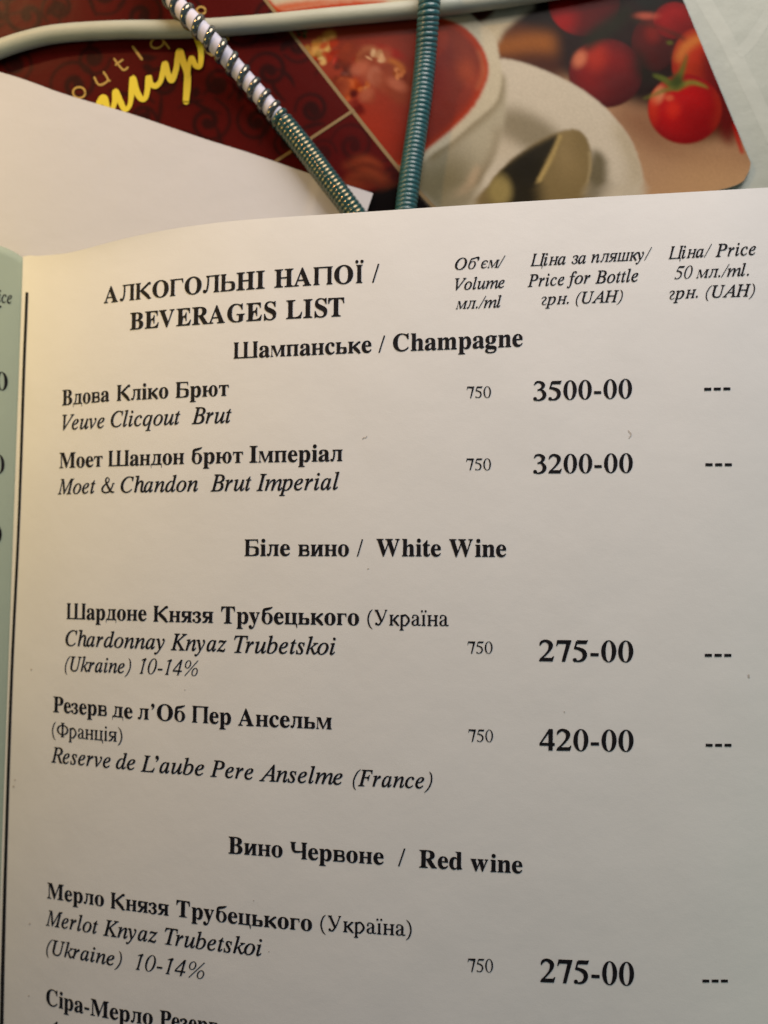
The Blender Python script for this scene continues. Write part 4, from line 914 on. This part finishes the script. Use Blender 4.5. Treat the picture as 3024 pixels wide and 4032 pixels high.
def pit(s):
    t = min(max((s - (s_t - 30 * U_)) / (70 * U_), 0), 1)
    return (60 * (1 - t) + 17.5 * t) * U_
v, f = helix(P, RC - .012, pit, 14.5 * U_, 0, s_t, 22, 1.0, 12); obj('loose_spiral', v, f, STEEL, C1)['label'] = 'widely spaced silver wire spiral'
v, f = helix(P, RC - .014, pit, 14.0 * U_, s_t, None, 22, 2.5, 14); obj('tight_spiral', v, f, TEAL, C1)['label'] = 'tightly wound silver wire spiral, its teal reflection painted in'

B = [(1704, -160, hz(.2)), (1696, -60, hz(.32)), (1689, 30, hz(.34)), (1683, 120, hz(.22)), (1674, 240, hz(.08)), (1660, 380, hz(.03)), (1643, 500, hz(.02)), (1622, 640, hz(.02)), (1606, 760, hz(.03)), (1592, 880, hz(.03)), (1580, 1000, hz(.03))]
P = path3(B)
C2 = empty('coiled_cable')
tag(C2, 'cable fully wrapped in a tight silver wire spiral with painted teal reflection, running nearly upright over the soup picture', 'cable', 'cables wrapped in wire spirals')
v, f = tube(P, RC, 20); obj('cable_core', v, f, INNER, C2)
v, f = helix(P, RC - .014, lambda s: 17.5 * U_, 14.0 * U_, 0, None, 22, 0, 14); obj('tight_spiral', v, f, TEAL2, C2)

# ---------------------------------------------------------------- open menu: curved page, facing page, printed text
def zp(X, Y):
    q = X - .036 * Y
    z = .3 - 2.3 * math.exp(-(q + 6.0) / 4.1)
    if q > 4.2: z -= .045 * (q - 4.2) ** 2
    return z
def on_page(px, py, lift=0.0):
    z = -.5
    for _ in range(14):
        X, Y = ray(px, py, z); z = zp(X, Y)
    X, Y = ray(px, py, z)
    # push the ink off the paper along its normal
    e = .01; nx = -(zp(X + e, Y) - z) / e; ny = -(zp(X, Y + e) - z) / e; r = math.sqrt(nx * nx + ny * ny + 1)
    return (X + nx / r * lift, Y + ny / r * lift, z + lift / r)

EDGE = smooth([(84, 1012), (100, 1009), (118, 1006), (160, 1008), (260, 999), (330, 984), (400, 966), (500, 940), (620, 914), (720, 896), (900, 872), (1100, 856), (1385, 838), (1800, 810), (2300, 779), (2700, 757), (3024, 738), (3200, 726), (3500, 712), (3700, 706)], 5, False)
MENU = empty('open_menu')
tag(MENU, 'open printed beverages menu with a curved white page, its spine at the left edge', 'menu')
V, F = [], []
NR = 110
cols = []
for (px, py) in EDGE:
    X, Y, z = on_page(px, py)
    q = X - .036 * Y
    c = []
    for j in range(NR + 1):
        t = (j / NR) ** 1.5
        y = Y + (-11.0 - Y) * t
        x = q + .036 * y
        edge = .03 * math.exp(-(Y - y) / .2) * math.exp(-((q + 4.4) / 1.3) ** 2)
        c.append((x, y, zp(x, y) + edge))
    cols.append(c)
for c in cols: V += c
for i in range(len(cols) - 1):
    for j in range(NR):
        a = i * (NR + 1) + j; F.append((a, a + 1, a + NR + 2, a + NR + 1))
page = obj('page', V, F, PAPER, MENU)
page['label'] = 'curved white page with the beverages list'
md = page.modifiers.new('thickness', 'SOLIDIFY'); md.thickness = .018; md.offset = -1; page.modifiers.new('crisp_edges', 'EDGE_SPLIT').split_angle = .8

# facing page, folding up to the left of the spine
V, F = [], []
NC = 24
for j in range(NR + 1):
    t = j / NR
    for i in range(NC + 1):
        d = 6.0 * (i / NC) ** 1.6
        z0 = zp(-6.13 + .036 * 3, 3)
        Yt = ray(92, 1016 - 46 * (1 - math.exp(-d / .22)) , z0)[1]
        y = Yt + (-11.0 - Yt) * t
        x = -6.13 + .036 * y - d
        z = z0 - .004 + .9 * (1 - math.exp(-d / 1.2))
        V.append((x, y, z))
for j in range(NR):
    for i in range(NC):
        a = j * (NC + 1) + i; F.append((a, a + 1, a + NC + 2, a + NC + 1))
fpage = obj('page', V, F, GREEN, MENU)
fpage['label'] = 'facing page left of the spine, its shade painted pale green'
md = fpage.modifiers.new('thickness', 'SOLIDIFY'); md.thickness = .018; md.offset = -1

# u(px): distance run along the curved paper, so the lettering narrows where the sheet turns away
PXS = np.arange(-60, 3110, 10.0)
US = [0.0]
for a_, b_ in zip(PXS[:-1], PXS[1:]):
    p, q = Vector(on_page(a_, 2016)), Vector(on_page(b_, 2016)); US.append(US[-1] + (q - p).length)
US = np.array(US)

LIFT = .006
def line_text(text, x0, x1, base, h0, h1, st, parent, name='text_line', hx=None, cap=None):
    """text from pixel column x0 to x1 on a baseline given by anchors (px, py)"""
    bx = [b[0] for b in base]; by = [b[1] for b in base]
    deg = min(len(base) - 1, 2)
    cf = np.polyfit(bx, by, deg) if deg else np.array([by[0]])
    capH = cap or (676 if st != 'I' else 660)
    # ink extent of the run
    pen = 0; items = []
    for c in text:
        adv, sh = get_glyph(st, c)
        items.append((pen, sh)); pen += adv
    xs = [x + p for p, sh in items for pl in sh for x, y in pl[0]]
    g0, g1 = min(xs), max(xs)
    u0, u1 = np.interp([x0, x1], PXS, US)
    V, F = [], []
    for p, sh in items:
        v, f = shape_mesh(sh); b = len(V)
        for x, y, n_ in v:
            tt = (x + p - g0) / (g1 - g0)
            px = float(np.interp(u0 + (u1 - u0) * tt, US, PXS))
            h = h0 + (h1 - h0) * tt
            py = float(np.polyval(cf, px)) - y / capH * h
            px2 = px + y / capH * h * .012 * (1 if px > 900 else 1.6)
            V.append(on_page(px2, py, LIFT))
        F += [tuple(b + i for i in t) for t in f]
    o = obj(name, V, F, INK, parent, False)
    return o

T = line_text
TXT = [
 # text, x0, x1, baseline anchors, cap heights, style
 ('АЛКОГОЛЬНІ', 409, 1043, [(409, 1195), (670, 1165), (1080, 1134), (1427, 1113)], 63, 70, 'B'),
 ('НАПОЇ', 1080, 1431, [(409, 1195), (670, 1165), (1080, 1134), (1427, 1113)], 70, 72, 'B'),
 ('/', 1465, 1493, [(1465, 1111)], 72, 72, 'B'),
 ('BEVERAGES', 512, 1088, [(512, 1299), (829, 1274), (1128, 1256), (1311, 1246)], 66, 71, 'B'),
 ('LIST', 1126, 1355, [(512, 1299), (829, 1274), (1128, 1256), (1311, 1246)], 72, 73, 'B'),
 ('Шампанське', 920, 1463, [(920, 1412), (1446, 1388), (1970, 1367)], 64, 67, 'B'),
 ('/', 1490, 1516, [(1490, 1387)], 66, 66, 'B'),
 ('Champagne', 1547, 2058, [(1547, 1383), (1725, 1377), (1970, 1367)], 67, 70, 'B'),
 ("Об'єм/", 1791, 1990, [(1791, 1062), (1949, 1054)], 45, 45, 'I'),
 ('Volume', 1791, 1987, [(1795, 1142), (1980, 1133)], 46, 46, 'I'),
 ('мл./ml', 1794, 1974, [(1797, 1217), (1965, 1210)], 45, 46, 'I'),
 ('Ціна', 2088, 2227, [(2088, 1048), (2223, 1041)], 48, 48, 'I'),
 ('за', 2250, 2307, [(2253, 1039), (2305, 1037)], 48, 48, 'I'),
 ('пляшку/', 2327, 2567, [(2327, 1034), (2484, 1026)], 48, 48, 'I'),
 ('Price', 2077, 2222, [(2080, 1129), (2215, 1122)], 48, 48, 'I'),
 ('for', 2232, 2325, [(2232, 1119), (2320, 1115)], 48, 48, 'I'),
 ('Bottle', 2343, 2513, [(2343, 1116), (2510, 1108)], 50, 50, 'I'),
 ('грн.', 2132, 2239, [(2140, 1200), (2210, 1197)], 46, 46, 'I'),
 ('(UAH)', 2267, 2452, [(2280, 1195), (2440, 1188)], 46, 46, 'I'),
 ('Ціна/', 2631, 2803, [(2635, 1020), (2770, 1012)], 49, 49, 'I'),
 ('Price', 2816, 2976, [(2820, 1011), (2965, 1003)], 50, 50, 'I'),
 ('50', 2655, 2727, [(2660, 1099), (2720, 1096)], 49, 49, 'I'),
 ('мл./ml.', 2740, 2948, [(2745, 1095), (2925, 1086)], 48, 48, 'I'),
 ('грн.', 2635, 2747, [(2645, 1178), (2740, 1172)], 48, 48, 'I'),
 ('(UAH)', 2778, 2972, [(2800, 1172), (2950, 1166)], 48, 48, 'I'),
 ('Вдова', 245, 431, [(250, 1596), (425, 1580)], 60, 60, 'B'),
 ('Кліко', 460, 663, [(465, 1578), (655, 1567)], 62, 62, 'B'),
 ('Брют', 692, 901, [(700, 1566), (890, 1558)], 62, 63, 'B'),
 ('Veuve', 245, 412, [(252, 1693), (400, 1685)], 60, 61, 'I'),
 ('Clicqout', 436, 710, [(450, 1681), (695, 1671)], 62, 63, 'I'),
 ('Brut', 755, 912, [(760, 1669), (905, 1664)], 65, 65, 'I'),
 ('Моет', 234, 404, [(240, 1843), (390, 1837)], 60, 61, 'B'),
 ('Шандон', 427, 725, [(435, 1836), (715, 1827)], 62, 63, 'B'),
 ('брют', 755, 957, [(770, 1826), (940, 1822)], 64, 64, 'B'),
 ('Імперіал', 982, 1349, [(1000, 1821), (1340, 1815)], 65, 66, 'B'),
 ('Moet', 228, 376, [(235, 1946), (365, 1942)], 60, 61, 'I'),
 ('&', 399, 451, [(405, 1941)], 62, 62, 'I'),
 ('Chandon', 475, 780, [(490, 1939), (770, 1934)], 62, 64, 'I'),
 ('Brut', 829, 990, [(840, 1934), (980, 1931)], 66, 66, 'I'),
 ('Imperial', 1010, 1336, [(1015, 1932), (1325, 1927)], 66, 67, 'I'),
 ('750', 1837, 1933, [(1837, 1567), (1933, 1566)], 45, 45, 'R'),
 ('3500-00', 2099, 2488, [(2105, 1577), (2480, 1568)], 75, 76, 'B'),
 ('750', 1835, 1933, [(1835, 1851), (1933, 1851)], 46, 46, 'R'),
 ('3200-00', 2099, 2491, [(2105, 1864), (2485, 1861)], 75, 76, 'B'),
 ('---', 2772, 2875, [(2772, 1558), (2875, 1556)], 76, 76, 'B'),
 ('---', 2777, 2881, [(2777, 1855), (2881, 1855)], 76, 76, 'B'),
 ('---', 2774, 2879, [(2774, 2606), (2879, 2606)], 78, 78, 'B'),
 ('---', 2778, 2879, [(2778, 2960), (2879, 2960)], 78, 78, 'B'),
 ('---', 2765, 2865, [(2765, 3888), (2865, 3888)], 78, 78, 'B'),
 ('Біле', 963, 1142, [(970, 2189), (1130, 2188)], 66, 66, 'B'),
 ('вино', 1174, 1374, [(1180, 2189), (1370, 2189)], 66, 66, 'B'),
 ('/', 1405, 1429, [(1405, 2189)], 66, 66, 'B'),
 ('White', 1481, 1736, [(1490, 2189), (1730, 2190)], 67, 68, 'B'),
 ('Wine', 1767, 1993, [(1770, 2191), (1990, 2192)], 68, 69, 'B'),
 ('Шардоне', 263, 577, [(270, 2437), (560, 2444)], 63, 63, 'B'),
 ('Князя', 604, 840, [(610, 2447), (830, 2452)], 63, 64, 'B'),
 ('Трубецького', 870, 1414, [(890, 2454), (1400, 2461)], 66, 67, 'B'),
 ('(Україна', 1446, 1767, [(1460, 2461), (1760, 2465)], 62, 64, 'R'),
 ('Chardonnay', 258, 649, [(270, 2542), (600, 2555)], 61, 63, 'I'),
 ('Knyaz', 672, 892, [(680, 2559), (880, 2565)], 65, 66, 'I'),
 ('Trubetskoi', 921, 1322, [(930, 2569), (1310, 2577)], 67, 68, 'I'),
 ('(Ukraine)', 256, 516, [(285, 2642), (490, 2650)], 58, 58, 'I'),
 ('10-14%', 550, 781, [(555, 2652), (770, 2661)], 60, 60, 'I'),
 ('750', 1840, 1939, [(1840, 2572), (1939, 2573)], 47, 47, 'R'),
 ('275-00', 2122, 2493, [(2130, 2603), (2480, 2607)], 84, 84, 'B'),
 ('Резерв', 210, 421, [(215, 2803), (415, 2819)], 61, 61, 'B'),
 ('де', 443, 522, [(450, 2822), (515, 2829)], 62, 62, 'B'),
 ("л'Об", 543, 729, [(550, 2831), (720, 2841)], 63, 64, 'B'),
 ('Пер', 756, 910, [(765, 2844), (900, 2852)], 66, 66, 'B'),
 ('Ансельм', 937, 1307, [(945, 2856), (1300, 2871)], 66, 67, 'B'),
 ('(Франція)', 205, 482, [(245, 2902), (450, 2919)], 58, 58, 'R'),
 ('Reserve', 202, 436, [(205, 3001), (430, 3023)], 61, 62, 'I'),
 ('de', 456, 533, [(470, 3026), (525, 3031)], 62, 62, 'I'),
 ("L'aube", 554, 804, [(560, 3037), (795, 3053)], 64, 64, 'I'),
 ('Pere', 828, 998, [(835, 3057), (990, 3069)], 65, 65, 'I'),
 ('Anselme', 1021, 1349, [(1030, 3074), (1340, 3089)], 66, 66, 'I'),
 ('(France)', 1389, 1702, [(1420, 3094), (1660, 3103)], 64, 65, 'I'),
 ('750', 1843, 1941, [(1843, 2919), (1941, 2921)], 48, 48, 'R'),
 ('420-00', 2124, 2494, [(2130, 2954), (2480, 2959)], 85, 85, 'B'),
 ('Вино', 899, 1113, [(910, 3360), (1100, 3374)], 66, 66, 'B'),
 ('Червоне', 1142, 1511, [(1190, 3382), (1500, 3403)], 66, 67, 'B'),
 ('/', 1567, 1596, [(1567, 3408)], 68, 68, 'B'),
 ('Red', 1650, 1820, [(1660, 3415), (1810, 3423)], 69, 69, 'B'),
 ('wine', 1852, 2057, [(1860, 3428), (2045, 3437)], 69, 69, 'B'),
 ('Мерло', 186, 410, [(190, 3536), (400, 3567)], 61, 61, 'B'),
 ('Князя', 436, 665, [(445, 3576), (655, 3604)], 63, 64, 'B'),
 ('Трубецького', 694, 1229, [(720, 3610), (960, 3640), (1215, 3664)], 64, 66, 'B'),
 ('(Україна)', 1261, 1621, [(1310, 3666), (1590, 3684)], 63, 64, 'R'),
 ('Merlot', 181, 386, [(185, 3643), (375, 3675)], 61, 62, 'I'),
 ('Knyaz', 406, 620, [(415, 3683), (605, 3710)], 63, 64, 'I'),
 ('Trubetskoi', 648, 1032, [(655, 3717), (840, 3742), (1015, 3762)], 65, 67, 'I'),
 ('(Ukraine)', 183, 480, [(215, 3760), (440, 3800)], 59, 60, 'I'),
 ('10-14%', 534, 807, [(540, 3817), (790, 3853)], 63, 64, 'I'),
 ('750', 1841, 1941, [(1841, 3825), (1941, 3828)], 52, 52, 'R'),
 ('275-00', 2127, 2496, [(2130, 3866), (2480, 3880)], 92, 92, 'B'),
 ('Сіра-Мерло', 182, 602, [(215, 3963), (365, 3997), (590, 4034)], 64, 65, 'B'),
 ('Резерв', 629, 860, [(640, 4043), (850, 4070)], 65, 65, 'B'),
]
for a in TXT:
    T(a[0], a[1], a[2], a[3], a[4], a[5], a[6], page)
T('A', 160, 232, [(170, 4076), (230, 4086)], 62, 62, 'I', page)

# ruled line beside the spine
RULE = smooth([(107, 1150, 11), (101, 1300, 11), (95, 1450, 11), (75, 2050, 10), (47, 2650, 11), (24, 3350, 12), (12, 3800, 14), (6, 4100, 14), (0, 4300, 14)], 8, False)
V = []
for x, y, w in RULE:
    V += [on_page(x - w / 2, y, LIFT), on_page(x + w / 2, y + 2, LIFT)]
obj('ruled_line', V, [(2 * i, 2 * i + 1, 2 * i + 3, 2 * i + 2) for i in range(len(RULE) - 1)], INK, page, False)
# specks and stray fibres in the paper
def fleck(pts, w):
    V = []
    for i, (x, y) in enumerate(pts):
        a = pts[max(i - 1, 0)]; b = pts[min(i + 1, len(pts) - 1)]; dx, dy = b[0] - a[0], b[1] - a[1]; r = math.hypot(dx, dy)
        V += [on_page(x - dy / r * w / 2, y + dx / r * w / 2, LIFT), on_page(x + dy / r * w / 2, y - dx / r * w / 2, LIFT)]
    obj('paper_fibre', V, [(2 * i, 2 * i + 1, 2 * i + 3, 2 * i + 2) for i in range(len(pts) - 1)], FAINT, page, False)
fleck(smooth([(1427, 1729), (1433, 1722), (1438, 1724), (1446, 1716)], 5, False), 3)
fleck(smooth([(2473, 1695), (2483, 1706), (2484, 1714), (2476, 1724)], 5, False), 4)
fleck([(2946, 2655), (2949, 2668)], 7)
for x, y, w in ((1450, 2238, 5), (124, 2636, 6), (54, 3096, 7), (60, 3070, 5), (118, 3636, 6), (728, 2715, 4), (114, 3920, 5), (2222, 2802, 5), (1059, 3745, 4), (999, 3544, 4)):
    fleck([(x - w / 2, y), (x + w / 2, y + 1)], w)

# print on the facing page
def fz(X, Y):
    d = max(-6.13 + .036 * Y - X, 0)
    return zp(-6.13 + .036 * 3, 3) - .004 + .9 * (1 - math.exp(-d / 1.2))
def on_facing(px, py, lift):
    z = -2
    for _ in range(14):
        X, Y = ray(px, py, z); z = fz(X, Y)
    return (X + lift * .5, Y, z + lift * .9)
for text, x0, x1, by, h, st in (('Price', -60, 47, 1196, 50, 'I'), ('r', -30, 6, 1236, 48, 'I'), ('0', -16, 31, 1539, 70, 'B'), ('0', -26, 18, 1866, 72, 'B'), ('0', -36, 7, 2142, 74, 'B')):
    pen = 0; it = []
    for c in text:
        adv, sh = get_glyph(st, c); it.append((pen, sh)); pen += adv
    xs = [x + p for p, sh in it for pl in sh for x, y in pl[0]]; g0, g1 = min(xs), max(xs)
    V, F = [], []
    for p, sh in it:
        v, f = shape_mesh(sh); b = len(V)
        V += [on_facing(x0 + (x1 - x0) * (x + p - g0) / (g1 - g0), by + (x1 - x) * 0 - y / 670 * h + .12 * (x0 + (x1 - x0) * (x + p - g0) / (g1 - g0) - x1), LIFT) for x, y, n_ in v]
        F += [tuple(b + i for i in t) for t in f]
    obj('text_line', V, F, INK, fpage, False)
